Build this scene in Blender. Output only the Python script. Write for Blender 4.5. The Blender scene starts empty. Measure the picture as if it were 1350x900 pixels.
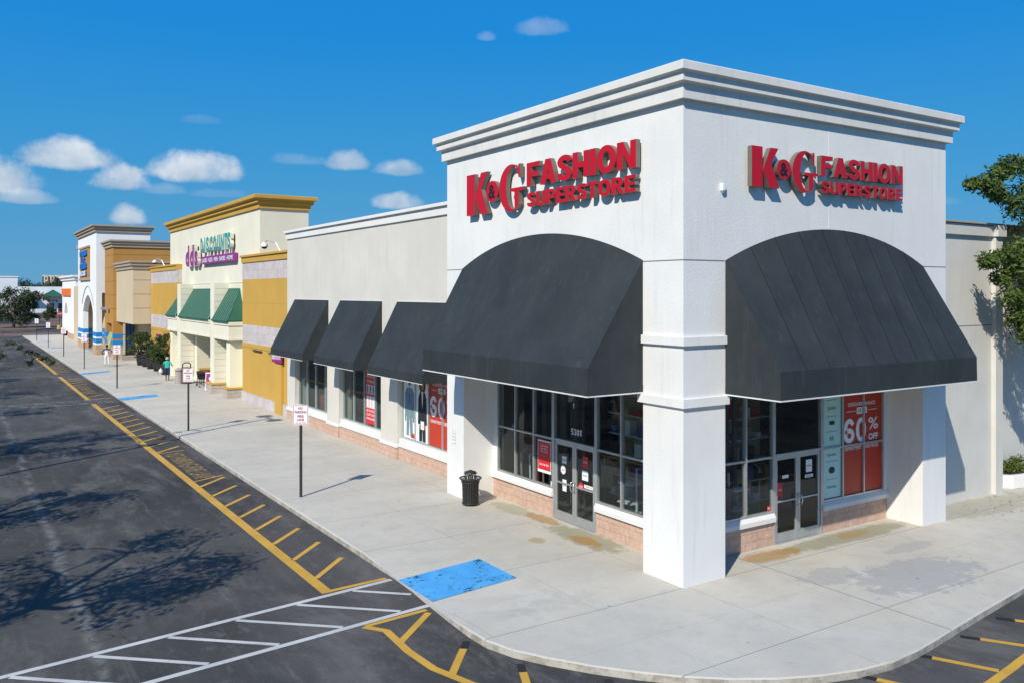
import bpy, bmesh, math, random
import numpy as np
from mathutils import Vector, Matrix, Quaternion
random.seed(7)
rng = np.random.default_rng(7)
R = math.radians
S = bpy.context.scene
COL = S.collection

# ------------------------------------------------------------------ camera
CAM = Vector((-13.005, -13.266, 6.30))
HEAD = 33.1                                   # heading, degrees right of +Y
cd = bpy.data.cameras.new('camera'); cam = bpy.data.objects.new('camera', cd); COL.objects.link(cam)
cam.location = CAM; cam.rotation_euler = (R(90), 0, R(-HEAD))
cd.sensor_width = 36; cd.lens = 1127.6 / 1350 * 36; cd.shift_y = -65 / 1350
cd.clip_start = .1; cd.clip_end = 5000
S.camera = cam

# ------------------------------------------------------------------ world, sun, exposure
SUN_EL, SUN_AZ = 38.5, math.degrees(math.atan2(-.846, -.533))     # azimuth clockwise from +Y
W = bpy.data.worlds.new('World'); S.world = W; W.use_nodes = True
nt = W.node_tree; N = nt.nodes; LK = nt.links
bg = N['Background']; bg.inputs[1].default_value = 0.10
sky = N.new('ShaderNodeTexSky'); sky.sky_type = 'NISHITA'; sky.sun_disc = False
sky.sun_elevation = R(SUN_EL); sky.sun_rotation = R(SUN_AZ % 360)
sky.altitude = 0; sky.air_density = 1.0; sky.dust_density = 0.0; sky.ozone_density = 3.0
hs = N.new('ShaderNodeHueSaturation'); hs.inputs['Saturation'].default_value = 1.22; hs.inputs['Value'].default_value = 1.0
hs.inputs['Hue'].default_value = 0.49
LK.new(sky.outputs[0], hs.inputs['Color'])
# clear deep-blue air: the elevation tint of a polarised midday sky, mixed with the physical sky
tcs = N.new('ShaderNodeTexCoord'); sxyz = N.new('ShaderNodeSeparateXYZ'); LK.new(tcs.outputs['Generated'], sxyz.inputs[0])
mre = N.new('ShaderNodeMapRange'); LK.new(sxyz.outputs[2], mre.inputs[0]); mre.inputs[1].default_value = 0; mre.inputs[2].default_value = .45
rp = N.new('ShaderNodeValToRGB'); LK.new(mre.outputs[0], rp.inputs[0]); e0 = rp.color_ramp.elements
e0[0].position = 0; e0[0].color = (.075, .275, .480, 1); e0[1].position = 1; e0[1].color = (.002, .190, .58, 1)
e2 = e0.new(.30); e2.color = (.035, .255, .53, 1)
e3 = e0.new(.62); e3.color = (.008, .210, .575, 1)
vm = N.new('ShaderNodeVectorMath'); vm.operation = 'SCALE'; LK.new(rp.outputs[0], vm.inputs[0]); vm.inputs['Scale'].default_value = 9.9
skm = N.new('ShaderNodeMix'); skm.data_type = 'RGBA'; skm.inputs[0].default_value = .95; LK.new(hs.outputs[0], skm.inputs[6]); LK.new(vm.outputs[0], skm.inputs[7])

def wmath(op, a, b=None, c=None, clamp=False):
    n = N.new('ShaderNodeMath'); n.operation = op; n.use_clamp = clamp
    for i, v in enumerate((a, b, c)):
        if v is None: continue
        if isinstance(v, (int, float)): n.inputs[i].default_value = v
        else: LK.new(v, n.inputs[i])
    return n.outputs[0]
def wdot(sock, vec):
    n = N.new('ShaderNodeVectorMath'); n.operation = 'DOT_PRODUCT'
    LK.new(sock, n.inputs[0]); n.inputs[1].default_value = vec
    return n.outputs['Value']
tc = N.new('ShaderNodeTexCoord'); DIR = tc.outputs['Generated']
nz = N.new('ShaderNodeTexNoise'); nz.inputs['Scale'].default_value = 22; nz.inputs['Detail'].default_value = 9
nz.inputs['Roughness'].default_value = .62; LK.new(DIR, nz.inputs['Vector'])
nz2 = N.new('ShaderNodeTexNoise'); nz2.inputs['Scale'].default_value = 26; nz2.inputs['Detail'].default_value = 6
LK.new(DIR, nz2.inputs['Vector'])
cur = skm.outputs[2]
# clouds: (azimuth deg from +Y clockwise, elevation deg, half width deg, half height deg, opacity)
CLOUDS = [(.90, 6.20, 3.2, 1.75, 1), (5.6, 7.75, 2.65, 1.35, 1), (8.5, 6.5, 1.7, 1.1, .95), (12.85, 7.35, 2.8, 1.35, 1),
          (9.0, 4.45, 1.15, 1.05, .9), (22.3, 8.3, 1.35, .95, .75), (25.5, 7.95, 1.6, .8, .65), (25.4, 5.75, 1.75, .8, .85),
          (18.9, 8.4, 1.9, .6, .22), (35.0, 17.0, 1.7, .85, .30), (31.3, 16.5, .7, .5, .25), (13.2, 10.6, 1.3, .4, .10),
          (10.6, 6.2, 1.7, .5, .22), (3.4, 5.3, 1.7, .6, .6), (57.5, 5.3, 3.0, .6, .30), (14.3, 6.1, 2.0, .4, .12)]
for az, el, hw, hh, op in CLOUDS:
    a, e = R(az), R(el)
    c = Vector((math.sin(a) * math.cos(e), math.cos(a) * math.cos(e), math.sin(e)))
    r = Vector((math.cos(a), -math.sin(a), 0)); u = r.cross(c)
    dc = wdot(DIR, c)
    U = wmath('DIVIDE', wdot(DIR, r), dc); V = wmath('DIVIDE', wdot(DIR, u), dc)
    U = wmath('MULTIPLY', U, 1 / math.tan(R(hw * 1.12))); V = wmath('MULTIPLY', V, 1 / math.tan(R(hh * 1.2)))
    neg = wmath('MINIMUM', V, 0); V2 = wmath('ADD', V, wmath('MULTIPLY', neg, 1.6))
    f = wmath('SUBTRACT', 1, wmath('ADD', wmath('MULTIPLY', U, U), wmath('MULTIPLY', V2, V2)))
    f = wmath('ADD', f, wmath('MULTIPLY', wmath('SUBTRACT', nz.outputs[0], .50), 2.3))
    f = wmath('MULTIPLY', f, wmath('GREATER_THAN', dc, 0))
    mr = N.new('ShaderNodeMapRange'); mr.interpolation_type = 'SMOOTHSTEP'
    mr.inputs[1].default_value = 0; mr.inputs[2].default_value = .95; mr.inputs[4].default_value = op * .93
    LK.new(f, mr.inputs[0])
    sh = wmath('ADD', wmath('MULTIPLY', V, .55), wmath('MULTIPLY', wmath('SUBTRACT', nz2.outputs[0], .36), 1.9), clamp=True)
    cc = N.new('ShaderNodeMix'); cc.data_type = 'RGBA'; LK.new(sh, cc.inputs[0])
    cc.inputs[6].default_value = (3.3, 4.3, 5.5, 1); cc.inputs[7].default_value = (7.3, 7.5, 7.7, 1)
    mx = N.new('ShaderNodeMix'); mx.data_type = 'RGBA'
    LK.new(mr.outputs[0], mx.inputs[0]); LK.new(cur, mx.inputs[6]); LK.new(cc.outputs[2], mx.inputs[7])
    cur = mx.outputs[2]
LK.new(cur, bg.inputs[0])

sl = bpy.data.lights.new('sun', 'SUN'); sl.energy = 4.3; sl.angle = R(.5); sl.color = (1, .94, .83)
so = bpy.data.objects.new('sun', sl); COL.objects.link(so)
sdir = Vector((math.sin(R(SUN_AZ)) * math.cos(R(SUN_EL)), math.cos(R(SUN_AZ)) * math.cos(R(SUN_EL)), math.sin(R(SUN_EL))))
so.rotation_euler = sdir.to_track_quat('Z', 'Y').to_euler(); so.location = (-30, -20, 30)
vs = S.view_settings; vs.view_transform = 'Standard'; vs.look = 'None'; vs.exposure = 0.28; vs.gamma = 1; vs.use_curve_mapping = False

# ------------------------------------------------------------------ materials
MATS = {}
class NB:
    """small node-building helper for one material"""
    def __init__(s, name):
        s.m = bpy.data.materials.new(name); s.m.use_nodes = True; s.t = s.m.node_tree; s.N = s.t.nodes; s.L = s.t.links
        s.b = s.N['Principled BSDF']; g = s.N.new('ShaderNodeNewGeometry'); s.pos = g.outputs['Position']; s.nrm = g.outputs['Normal']
        MATS[name] = s.m
    def math(s, op, a, b=None, clamp=False):
        n = s.N.new('ShaderNodeMath'); n.operation = op; n.use_clamp = clamp
        for i, v in enumerate((a, b)):
            if v is None: continue
            if isinstance(v, (int, float)): n.inputs[i].default_value = v
            else: s.L.new(v, n.inputs[i])
        return n.outputs[0]
    def map(s, scale=(1, 1, 1), loc=(0, 0, 0), vec=None):
        n = s.N.new('ShaderNodeMapping'); s.L.new(vec or s.pos, n.inputs[0]); n.inputs['Scale'].default_value = scale
        n.inputs['Location'].default_value = loc
        return n.outputs[0]
    def noise(s, scale, detail=4, rough=.55, vec=None, dist=0):
        n = s.N.new('ShaderNodeTexNoise'); s.L.new(vec or s.pos, n.inputs['Vector'])
        n.inputs['Scale'].default_value = scale; n.inputs['Detail'].default_value = detail
        n.inputs['Roughness'].default_value = rough; n.inputs['Distortion'].default_value = dist
        return n.outputs[0]
    def ramp(s, v, a, b, lo=0., hi=1.):
        n = s.N.new('ShaderNodeMapRange'); n.interpolation_type = 'SMOOTHSTEP'; s.L.new(v, n.inputs[0])
        n.inputs[1].default_value = a; n.inputs[2].default_value = b; n.inputs[3].default_value = lo; n.inputs[4].default_value = hi
        return n.outputs[0]
    def mix(s, f, a, b):
        n = s.N.new('ShaderNodeMix'); n.data_type = 'RGBA'
        for i, v in ((0, f), (6, a), (7, b)):
            if isinstance(v, (int, float)): n.inputs[i].default_value = v
            elif isinstance(v, (tuple, list)): n.inputs[i].default_value = tuple(v)[:3] + (1,)
            else: s.L.new(v, n.inputs[i])
        return n.outputs[2]
    def xyz(s, vec=None):
        n = s.N.new('ShaderNodeSeparateXYZ'); s.L.new(vec or s.pos, n.inputs[0]); return n.outputs
    def bump(s, h, strength=.3, dist=.01):
        n = s.N.new('ShaderNodeBump'); n.inputs['Strength'].default_value = strength; n.inputs['Distance'].default_value = dist
        s.L.new(h, n.inputs['Height']); s.L.new(n.outputs[0], s.b.inputs['Normal'])
    def out(s, col, rough=.8, metal=0, spec=.3):
        if isinstance(col, (tuple, list)): s.b.inputs['Base Color'].default_value = tuple(col)[:3] + (1,)
        else: s.L.new(col, s.b.inputs['Base Color'])
        if isinstance(rough, (int, float)): s.b.inputs['Roughness'].default_value = rough
        else: s.L.new(rough, s.b.inputs['Roughness'])
        s.b.inputs['Metallic'].default_value = metal; s.b.inputs['Specular IOR Level'].default_value = spec
        return s.m
def sc(c, k): return tuple(min(1, v * k) for v in c)

def stucco(name, c, var=.10, streak=.10, bump=.25, bscale=14):
    m = NB(name)
    n1 = m.noise(.55, 6, .6); n2 = m.noise(1, 5, .6, m.map((5, 5, .35))); fine = m.noise(45, 4, .6)
    col = m.mix(m.ramp(n1, .3, .75), sc(c, 1 - var), c)
    col = m.mix(m.ramp(n2, .52, .8, 0, streak * 2.2), col, sc(c, .72))
    col = m.mix(m.ramp(fine, .3, .7, 0, .10), col, sc(c, .8))
    m.bump(m.math('ADD', m.noise(bscale, 6, .65, m.map((1, 1, .6))), m.math('MULTIPLY', fine, .35)), bump, .03)
    return m.out(col, .92, 0, .2)
def plain(name, c, rough=.6, metal=0, spec=.4, var=.12, scale=3):
    m = NB(name); n = m.noise(scale, 5, .6)
    return m.out(m.mix(m.ramp(n, .3, .7), sc(c, 1 - var), c), rough, metal, spec)

stucco('tower_white', (.77, .765, .735), .09, .22, .28, 30)
stucco('cornice_white', (.72, .71, .67), .12, .28, .12)
stucco('wing_grey', (.64, .615, .55), .10, .22, .14)
stucco('rear_grey', (.64, .62, .565), .12, .20, .18)
stucco('sill_white', (.74, .73, .70), .08, .05, .05)
stucco('cream', (.74, .71, .575), .08, .12, .08)
stucco('cream_trim', (.79, .75, .58), .05, .05, .05)
stucco('ochre', (.55, .335, .075), .10, .10, .10)
stucco('ochre_trim', (.52, .32, .07), .08, .06, .05)
stucco('tan_brown', (.43, .225, .065), .07, .06, .06)
stucco('tan_trim', (.40, .33, .25), .08, .06, .05)
stucco('beige', (.58, .48, .33), .07, .06, .06)
stucco('far_white', (.80, .80, .80), .05, .03, .05)
stucco('far_beige', (.68, .60, .47), .07, .05, .05)
stucco('blue_band', (.02, .22, .55), .06, .05, .05)
stucco('groove', (.22, .22, .21), .1, 0, 0)
stucco('tan_groove', (.22, .13, .05), .1, 0, 0)

def blocks(name, c, c2, bw, bh, mort=.012, split=.6):
    """split-face block: courses, joints and rough faces"""
    m = NB(name); o = m.xyz()
    h = m.math('ADD', o[0], o[1])
    cb = m.N.new('ShaderNodeCombineXYZ'); m.L.new(h, cb.inputs[0]); m.L.new(o[2], cb.inputs[1])
    br = m.N.new('ShaderNodeTexBrick'); m.L.new(cb.outputs[0], br.inputs['Vector'])
    br.inputs['Scale'].default_value = 1; br.inputs['Brick Width'].default_value = bw; br.inputs['Row Height'].default_value = bh
    br.inputs['Mortar Size'].default_value = mort; br.inputs['Mortar Smooth'].default_value = .3
    br.inputs['Color1'].default_value = c + (1,); br.inputs['Color2'].default_value = c2 + (1,); br.inputs['Mortar'].default_value = sc(c, .88) + (1,)
    n = m.noise(9, 6, .7); n2 = m.noise(2.2, 4, .6)
    col = m.mix(m.ramp(n, .35, .7, 0, .5), br.outputs[0], sc(c, .66)); col = m.mix(m.ramp(n2, .45, .7, 0, .35), col, sc(c2, 1.15))
    hh = m.math('SUBTRACT', n, m.math('MULTIPLY', br.outputs['Fac'], .35)); m.bump(hh, split, .04)
    return m.out(col, .95, 0, .15)
blocks('pink_block', (.55, .37, .28), (.60, .42, .325), .40, .20)
blocks('grey_stone', (.44, .38, .34), (.50, .44, .40), .60, .30, .01, .8)
blocks('lilac_stone', (.50, .45, .44), (.58, .53, .52), .60, .50, .008, .6)
blocks('ross_stone', (.46, .30, .20), (.50, .36, .26), .6, .3, .01, .5)

# asphalt
m = NB('asphalt')
n1 = m.noise(.16, 6, .62, m.map((1, .55, 1))); n2 = m.noise(.9, 7, .7, dist=.6); n3 = m.noise(120, 3, .6); n4 = m.noise(.35, 8, .75, m.map((1.4, .5, 1), (5, 9, 0)), .35)
vo = m.N.new('ShaderNodeTexVoronoi'); vo.inputs['Scale'].default_value = 70; m.L.new(m.pos, vo.inputs['Vector'])
col = m.mix(m.ramp(n1, .35, .68), (.033, .032, .031), (.084, .078, .071))
col = m.mix(m.ramp(n4, .47, .66, 0, .8), col, (.135, .125, .115))
col = m.mix(m.ramp(m.noise(2.4, 9, .8, m.map((1.2, .7, 1), (11, 2, 0)), .15), .53, .66, 0, .6), col, (.14, .135, .125))
col = m.mix(m.ramp(n2, .50, .72, 0, .45), col, (.034, .035, .038))
col = m.mix(m.ramp(n3, .55, .75, 0, .35), col, (.15, .145, .14))
col = m.mix(m.ramp(m.noise(38, 2, .5), .72, .8, 0, .4), col, (.2, .19, .17))
o = m.xyz()
wob = m.math('MULTIPLY', m.math('SUBTRACT', m.noise(.7, 5, .6), .5), .5)
col = m.mix(m.ramp(m.noise(1, 7, .75, m.map((3.2, .10, 1), (1, 4, 0)), .1), .55, .72, 0, .4), col, (.125, .118, .108))
col = m.mix(m.ramp(m.noise(24, 6, .85), .52, .70, 0, .5), col, (.11, .105, .10)); col = m.mix(m.ramp(m.noise(17, 6, .85, m.map((1, 1, 1), (8, 8, 8))), .56, .70, 0, .5), col, (.022, .022, .022))
for sx, w_, st in ((-10.9, .20, .55), (-8.2, .06, .22), (-14.2, .1, .25)):
    dd = m.math('ABSOLUTE', m.math('ADD', m.math('SUBTRACT', o[0], sx), wob))
    seam = m.math('MULTIPLY', m.ramp(dd, w_, .0, 0, 1), m.ramp(m.noise(1.8, 6, .7), .38, .6, 0, st))
    col = m.mix(seam, col, (.22, .21, .195))
# thin meandering cracks
vc = m.N.new('ShaderNodeTexVoronoi'); vc.feature = 'DISTANCE_TO_EDGE'; vc.inputs['Scale'].default_value = .33
nn = m.N.new('ShaderNodeTexNoise'); nn.inputs['Scale'].default_value = 1.3; nn.inputs['Detail'].default_value = 6; m.L.new(m.pos, nn.inputs['Vector'])
va = m.N.new('ShaderNodeVectorMath'); va.operation = 'MULTIPLY_ADD'; m.L.new(nn.outputs[1], va.inputs[0]); va.inputs[1].default_value = (1.6, 1.6, 0); m.L.new(m.pos, va.inputs[2])
m.L.new(va.outputs[0], vc.inputs['Vector'])
ck = m.math('MULTIPLY', m.ramp(vc.outputs['Distance'], .006, .0), m.ramp(m.noise(.3, 3), .52, .6, 0, .7))
col = m.mix(ck, col, (.012, .012, .013))
m.bump(m.math('ADD', vo.outputs['Distance'], n3), .35, .01)
m.out(col, .88, 0, .25)

# worn paint on asphalt
def paint(name, c, wear_lo, wear_hi, rough=.6):
    m = NB(name); w = m.noise(7, 8, .75, dist=.5); f = m.noise(60, 4, .7)
    k = m.ramp(m.math('ADD', m.math('MULTIPLY', w, .75), m.math('MULTIPLY', f, .25)), wear_lo, wear_hi)
    c1 = m.mix(m.ramp(m.noise(1.2, 5), .3, .7), sc(c, .82), c)
    return m.out(m.mix(k, (.055, .053, .05), c1), rough, 0, .3)
paint('paint_yellow', (.60, .34, .05), .31, .43)
paint('paint_white', (.55, .54, .51), .32, .44)
paint('paint_faded', (.42, .41, .38), .46, .56)
paint('paint_yellow_faded', (.48, .30, .07), .42, .56)
plain('blackout', (.016, .016, .018), .7)
m = NB('mat_blue'); w = m.noise(2.0, 9, .8, dist=.35); f = m.noise(15, 5, .7)
k = m.ramp(m.math('ADD', m.math('MULTIPLY', w, .62), m.math('MULTIPLY', f, .38)), .435, .46)
c1 = m.mix(m.ramp(m.noise(2.5, 5), .3, .7), (.055, .30, .62), (.085, .37, .70))
m.bump(m.noise(30, 3), .2, .01)
m.out(m.mix(k, (.004, .07, .13), c1), .6, 0, .3)

# concrete sidewalk with joints and stains
m = NB('concrete'); o = m.xyz()
n1 = m.noise(.35, 7, .62); n2 = m.noise(1.7, 8, .7, dist=.4); n3 = m.noise(80, 3, .6); n4 = m.noise(1, 5, .6, m.map((.25, 2.2, 1)))
base = (.53, .50, .435)
col = m.mix(m.ramp(n1, .32, .7), sc(base, .88), sc(base, 1.05))
col = m.mix(m.ramp(n2, .46, .72, 0, .55), col, sc(base, .74))
col = m.mix(m.ramp(m.noise(4.5, 9, .78, m.map((1, 1, 1), (3, 7, 1)), .5), .55, .68, 0, .45), col, sc(base, .66))
col = m.mix(m.ramp(n4, .52, .75, 0, .25), col, sc(base, 1.12))
col = m.mix(m.ramp(n3, .42, .75, 0, .5), col, sc(base, .62))
col = m.mix(m.ramp(m.noise(22, 7, .85), .52, .70, 0, .35), col, sc(base, .62))
col = m.mix(m.ramp(m.noise(.8, 3), .35, .65, 0, .3), col, (.53, .47, .37))
def line_grid(coord, sp, off, w):
    t = m.math('FRACT', m.math('ADD', m.math('DIVIDE', m.math('ADD', coord, -off), sp), .5))
    return m.ramp(m.math('MULTIPLY', m.math('ABSOLUTE', m.math('SUBTRACT', t, .5)), sp), w, w * .35)
ly = line_grid(o[1], 3.05, .02, .014); lyf = line_grid(o[1], 1.525, .02, .010); lx = line_grid(o[0], 2.45, .15, .010)
l26 = m.math('MULTIPLY', m.ramp(m.math('ABSOLUTE', m.math('SUBTRACT', o[0], 2.6)), .018, .006), m.math('LESS_THAN', o[1], 1.0))
onx = m.ramp(m.noise(.4, 2), .45, .55, .15, .55)
jj = m.math('MAXIMUM', m.math('MULTIPLY', ly, .75), m.math('MAXIMUM', m.math('MULTIPLY', lyf, .28), m.math('MAXIMUM', m.math('MULTIPLY', lx, onx), m.math('MULTIPLY', l26, .9))))
nup = m.math('GREATER_THAN', m.xyz(m.nrm)[2], .5)
col = m.mix(m.math('MULTIPLY', jj, nup), col, (.13, .125, .11))
def blob(cx_, cy_, rx, ry, lo, hi, amp=1.6, nscale=1.5, rot=0):
    a = m.math('MULTIPLY', m.math('SUBTRACT', o[0], cx_), 1 / rx); b = m.math('MULTIPLY', m.math('SUBTRACT', o[1], cy_), 1 / ry)
    f = m.math('SUBTRACT', 1, m.math('ADD', m.math('MULTIPLY', a, a), m.math('MULTIPLY', b, b)))
    f = m.math('ADD', f, m.math('MULTIPLY', m.math('SUBTRACT', m.noise(nscale, 9, .72, dist=.3), .5), amp * 2))
    return m.ramp(f, lo, hi)
rust, olive, grey = (.34, .19, .045), (.27, .25, .16), (.31, .31, .31)
for b_, c_, k_ in (((5.0, -2.2, 2.1, .95, .1, .30, 2.0, 2.6), grey, .62), ((3.3, -1.2, 1.0, .5, .2, .3, 1.8, 3), grey, .5),
                   ((6.8, -.9, 1.2, .3, .3, .4, 1.8, 4), grey, .4),
                   ((6.4, .50, 3.0, .42, .0, .5, 1.1, 2.5), olive, .75), ((3.4, .52, 1.1, .42, .0, .6, 1.3, 3), rust, .7),
                   ((6.6, .55, .7, .25, .0, .5, 1.3, 4), rust, .45),
                   ((.55, 4.1, .55, 1.7, .0, .5, 1.3, 2.5), olive, .75), ((.42, 3.9, .26, .65, .0, .4, 1.3, 3.5), rust, .75),
                   ((.72, 6.2, .3, .8, .0, .4, 1.4, 4), rust, .7), ((.6, 7.6, .4, 1.2, .0, .5, 1.3, 3), olive, .5),
                   ((-.6, 4.6, .25, .3, .2, .4, 1.3, 4), rust, .5), ((12.5, .3, 3, .9, .2, .6, 1.5, 1.2), olive, .4),
                   ((-2.8, .8, 1.6, .6, .6, .7, 1.9, 3.5), sc(base, .7), .3), ((-1.5, 3.3, 1.3, .6, .6, .75, 1.9, 4), sc(base, .7), .25)):
    col = m.mix(m.math('MULTIPLY', blob(*b_), k_), col, c_)
# gum spots
vg = m.N.new('ShaderNodeTexVoronoi'); vg.inputs['Scale'].default_value = .9; m.L.new(m.map((1, 1, 0)), vg.inputs['Vector'])
col = m.mix(m.ramp(vg.outputs['Distance'], .05, .035, 0, .6), col, (.2, .19, .17))
# dirt line on the kerb face
side = m.math('LESS_THAN', m.math('ABSOLUTE', m.xyz(m.nrm)[2]), .6)
col = m.mix(m.math('MULTIPLY', side, m.ramp(m.noise(2.6, 7, .75), .42, .62, .1, .75)), col, (.21, .195, .16))
m.bump(m.math('SUBTRACT', m.math('MULTIPLY', n3, .3), jj), .3, .01)
m.out(col, .9, 0, .2)

plain('grass_green', (.05, .085, .02), .95, var=.5, scale=.2)
plain('paver_brown', (.20, .12, .075), .9, var=.25, scale=1.5)
m = NB('awning_cloth'); n = m.noise(.8, 6, .65); n2 = m.noise(3, 5, .6, m.map((2, 2, .2)))
col = m.mix(m.ramp(n, .3, .7), (.022, .028, .031), (.031, .038, .041)); col = m.mix(m.ramp(n2, .54, .78, 0, .25), col, (.075, .082, .088)); col = m.mix(m.ramp(m.noise(1, 6, .7, m.map((3.5, 3.5, .3), (4, 2, 0))), .62, .74, 0, .14), col, (.13, .135, .14))
m.bump(m.math('ADD', m.noise(1.6, 3, .5), m.math('MULTIPLY', m.noise(300, 2), .04)), .35, .05)
m.out(col, .78, 0, .3)
plain('awning_seam', (.012, .014, .018), .8)
plain('awning_edge', (.72, .72, .70), .6)
plain('green_metal', (.028, .11, .065), .5, 0, .4)
plain('green_rib', (.04, .16, .10), .5, 0, .4)
plain('aluminium', (.50, .51, .51), .42, .6, .5)
plain('frame_dark', (.10, .14, .14), .4, .5, .5)
plain('frame_pale', (.42, .50, .49), .4, .4, .5)
plain('dark_metal', (.035, .035, .033), .5, .2, .5)
plain('post_brown', (.055, .050, .042), .55, .2, .4)
plain('white_paint', (.80, .80, .80), .5)
plain('black', (.012, .012, .013), .45)
plain('rubber_black', (.02, .02, .02), .8)
plain('sign_red', (.50, .004, .014), .42, var=.06)
plain('sign_side', (.20, .185, .155), .4, .4, .5)
plain('sign_border', (.36, .02, .06), .5)
plain('poster_red', (.50, .040, .015), .45, var=.05)
plain('poster_bright_red', (.62, .02, .03), .45, var=.05)
plain('poster_teal', (.46, .70, .64), .45, var=.04)
plain('poster_white', (.80, .82, .82), .45, var=.04)
plain('poster_ink', (.03, .03, .035), .6)
plain('suit_grey', (.16, .26, .29), .8)
plain('suit_dark', (.018, .022, .028), .8)
plain('tie_blue', (.03, .12, .42), .7)
plain('skin_dark', (.16, .075, .045), .6)
plain('skin_mid', (.36, .19, .12), .6)
plain('hair_brown', (.09, .035, .015), .8)
plain('hair_grey', (.42, .33, .24), .9)
plain('hair_black', (.012, .011, .01), .7)
plain('teal_cloth', (.03, .52, .44), .85)
plain('navy_cloth', (.015, .035, .10), .85)
plain('magenta', (.30, .012, .16), .5, var=.05)
plain('purple', (.27, .03, .22), .5, var=.05)
plain('teal_letter', (.01, .34, .32), .45, var=.05)
plain('cream_side', (.70, .66, .52), .5)
plain('ross_blue', (.01, .17, .56), .5)
plain('orange_sign', (.85, .17, .005), .5)
plain('stop_red', (.62, .05, .03), .5)
plain('yellow_green', (.55, .60, .25), .7)
plain('pot_black', (.022, .022, .026), .55)
plain('bag_plastic', (.75, .77, .8), .4)
plain('soil', (.05, .035, .025), .95)
plain('roof_membrane', (.42, .42, .41), .9)
plain('interior_dark', (.09, .09, .09), .8)
plain('interior_floor', (.09, .085, .08), .5)
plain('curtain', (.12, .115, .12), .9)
plain('ceiling_tile', (.25, .25, .25), .9)
for nm, c in (('garment_red', (.6, .03, .04)), ('garment_blue', (.06, .16, .45)), ('garment_white', (.85, .85, .85)), ('garment_tan', (.55, .4, .25)), ('garment_black', (.02, .02, .02))):
    plain(nm, c, .9)
plain('chrome', (.7, .7, .7), .25, .9, .5)
plain('concrete_bin', (.34, .32, .29), .9)
# bark and leaves
m = NB('bark'); m.bump(m.noise(6, 6, .7, m.map((3, 3, .6))), .8, .05); m.out(m.mix(m.ramp(m.noise(5, 5), .3, .7), (.09, .07, .05), (.17, .145, .115)), .95)
def leafmat(name, c1, c2, c3):
    m = NB(name)
    g = m.N.new('ShaderNodeNewGeometry')
    rnd = g.outputs['Random Per Island']
    n = m.noise(1.1, 3)
    col = m.mix(rnd, c1, c2); col = m.mix(m.ramp(n, .42, .65, 0, .75), col, c3)
    m.out(col, .55, 0, .35)
    tr = m.N.new('ShaderNodeBsdfTranslucent'); m.L.new(col, tr.inputs[0])
    ad = m.N.new('ShaderNodeMixShader'); ad.inputs[0].default_value = .32
    m.L.new(m.b.outputs[0], ad.inputs[1]); m.L.new(tr.outputs[0], ad.inputs[2]); m.L.new(ad.outputs[0], m.N['Material Output'].inputs[0])
leafmat('leaf_bright', (.035, .07, .012), (.10, .155, .022), (.16, .21, .04))
leafmat('leaf_olive', (.035, .055, .02), (.08, .10, .035), (.12, .12, .05))
leafmat('leaf_dark', (.018, .036, .014), (.04, .07, .02), (.06, .09, .025))
leafmat('leaf_dry', (.13, .085, .04), (.20, .14, .07), (.08, .09, .03))
# window glass: tinted, mirror-like at grazing angles
m = NB('glass'); N_, L_ = m.N, m.L
tr = N_.new('ShaderNodeBsdfTransparent'); tr.inputs[0].default_value = (.60, .68, .67, 1)
gl = N_.new('ShaderNodeBsdfGlossy'); gl.inputs['Roughness'].default_value = .02; gl.inputs[0].default_value = (.9, .95, .95, 1)
lw = N_.new('ShaderNodeLayerWeight'); lw.inputs[0].default_value = .5
fp = m.math('ADD', m.math('MULTIPLY', m.math('POWER', lw.outputs['Facing'], 5), .93), .055)
bp = N_.new('ShaderNodeBump'); bp.inputs['Strength'].default_value = .04; bp.inputs['Distance'].default_value = .05; L_.new(m.noise(1.3, 2), bp.inputs['Height'])
L_.new(bp.outputs[0], lw.inputs['Normal']); L_.new(bp.outputs[0], gl.inputs['Normal'])
ms = N_.new('ShaderNodeMixShader'); L_.new(fp, ms.inputs[0]); L_.new(tr.outputs[0], ms.inputs[1]); L_.new(gl.outputs[0], ms.inputs[2])
L_.new(ms.outputs[0], N_['Material Output'].inputs[0])

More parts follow.
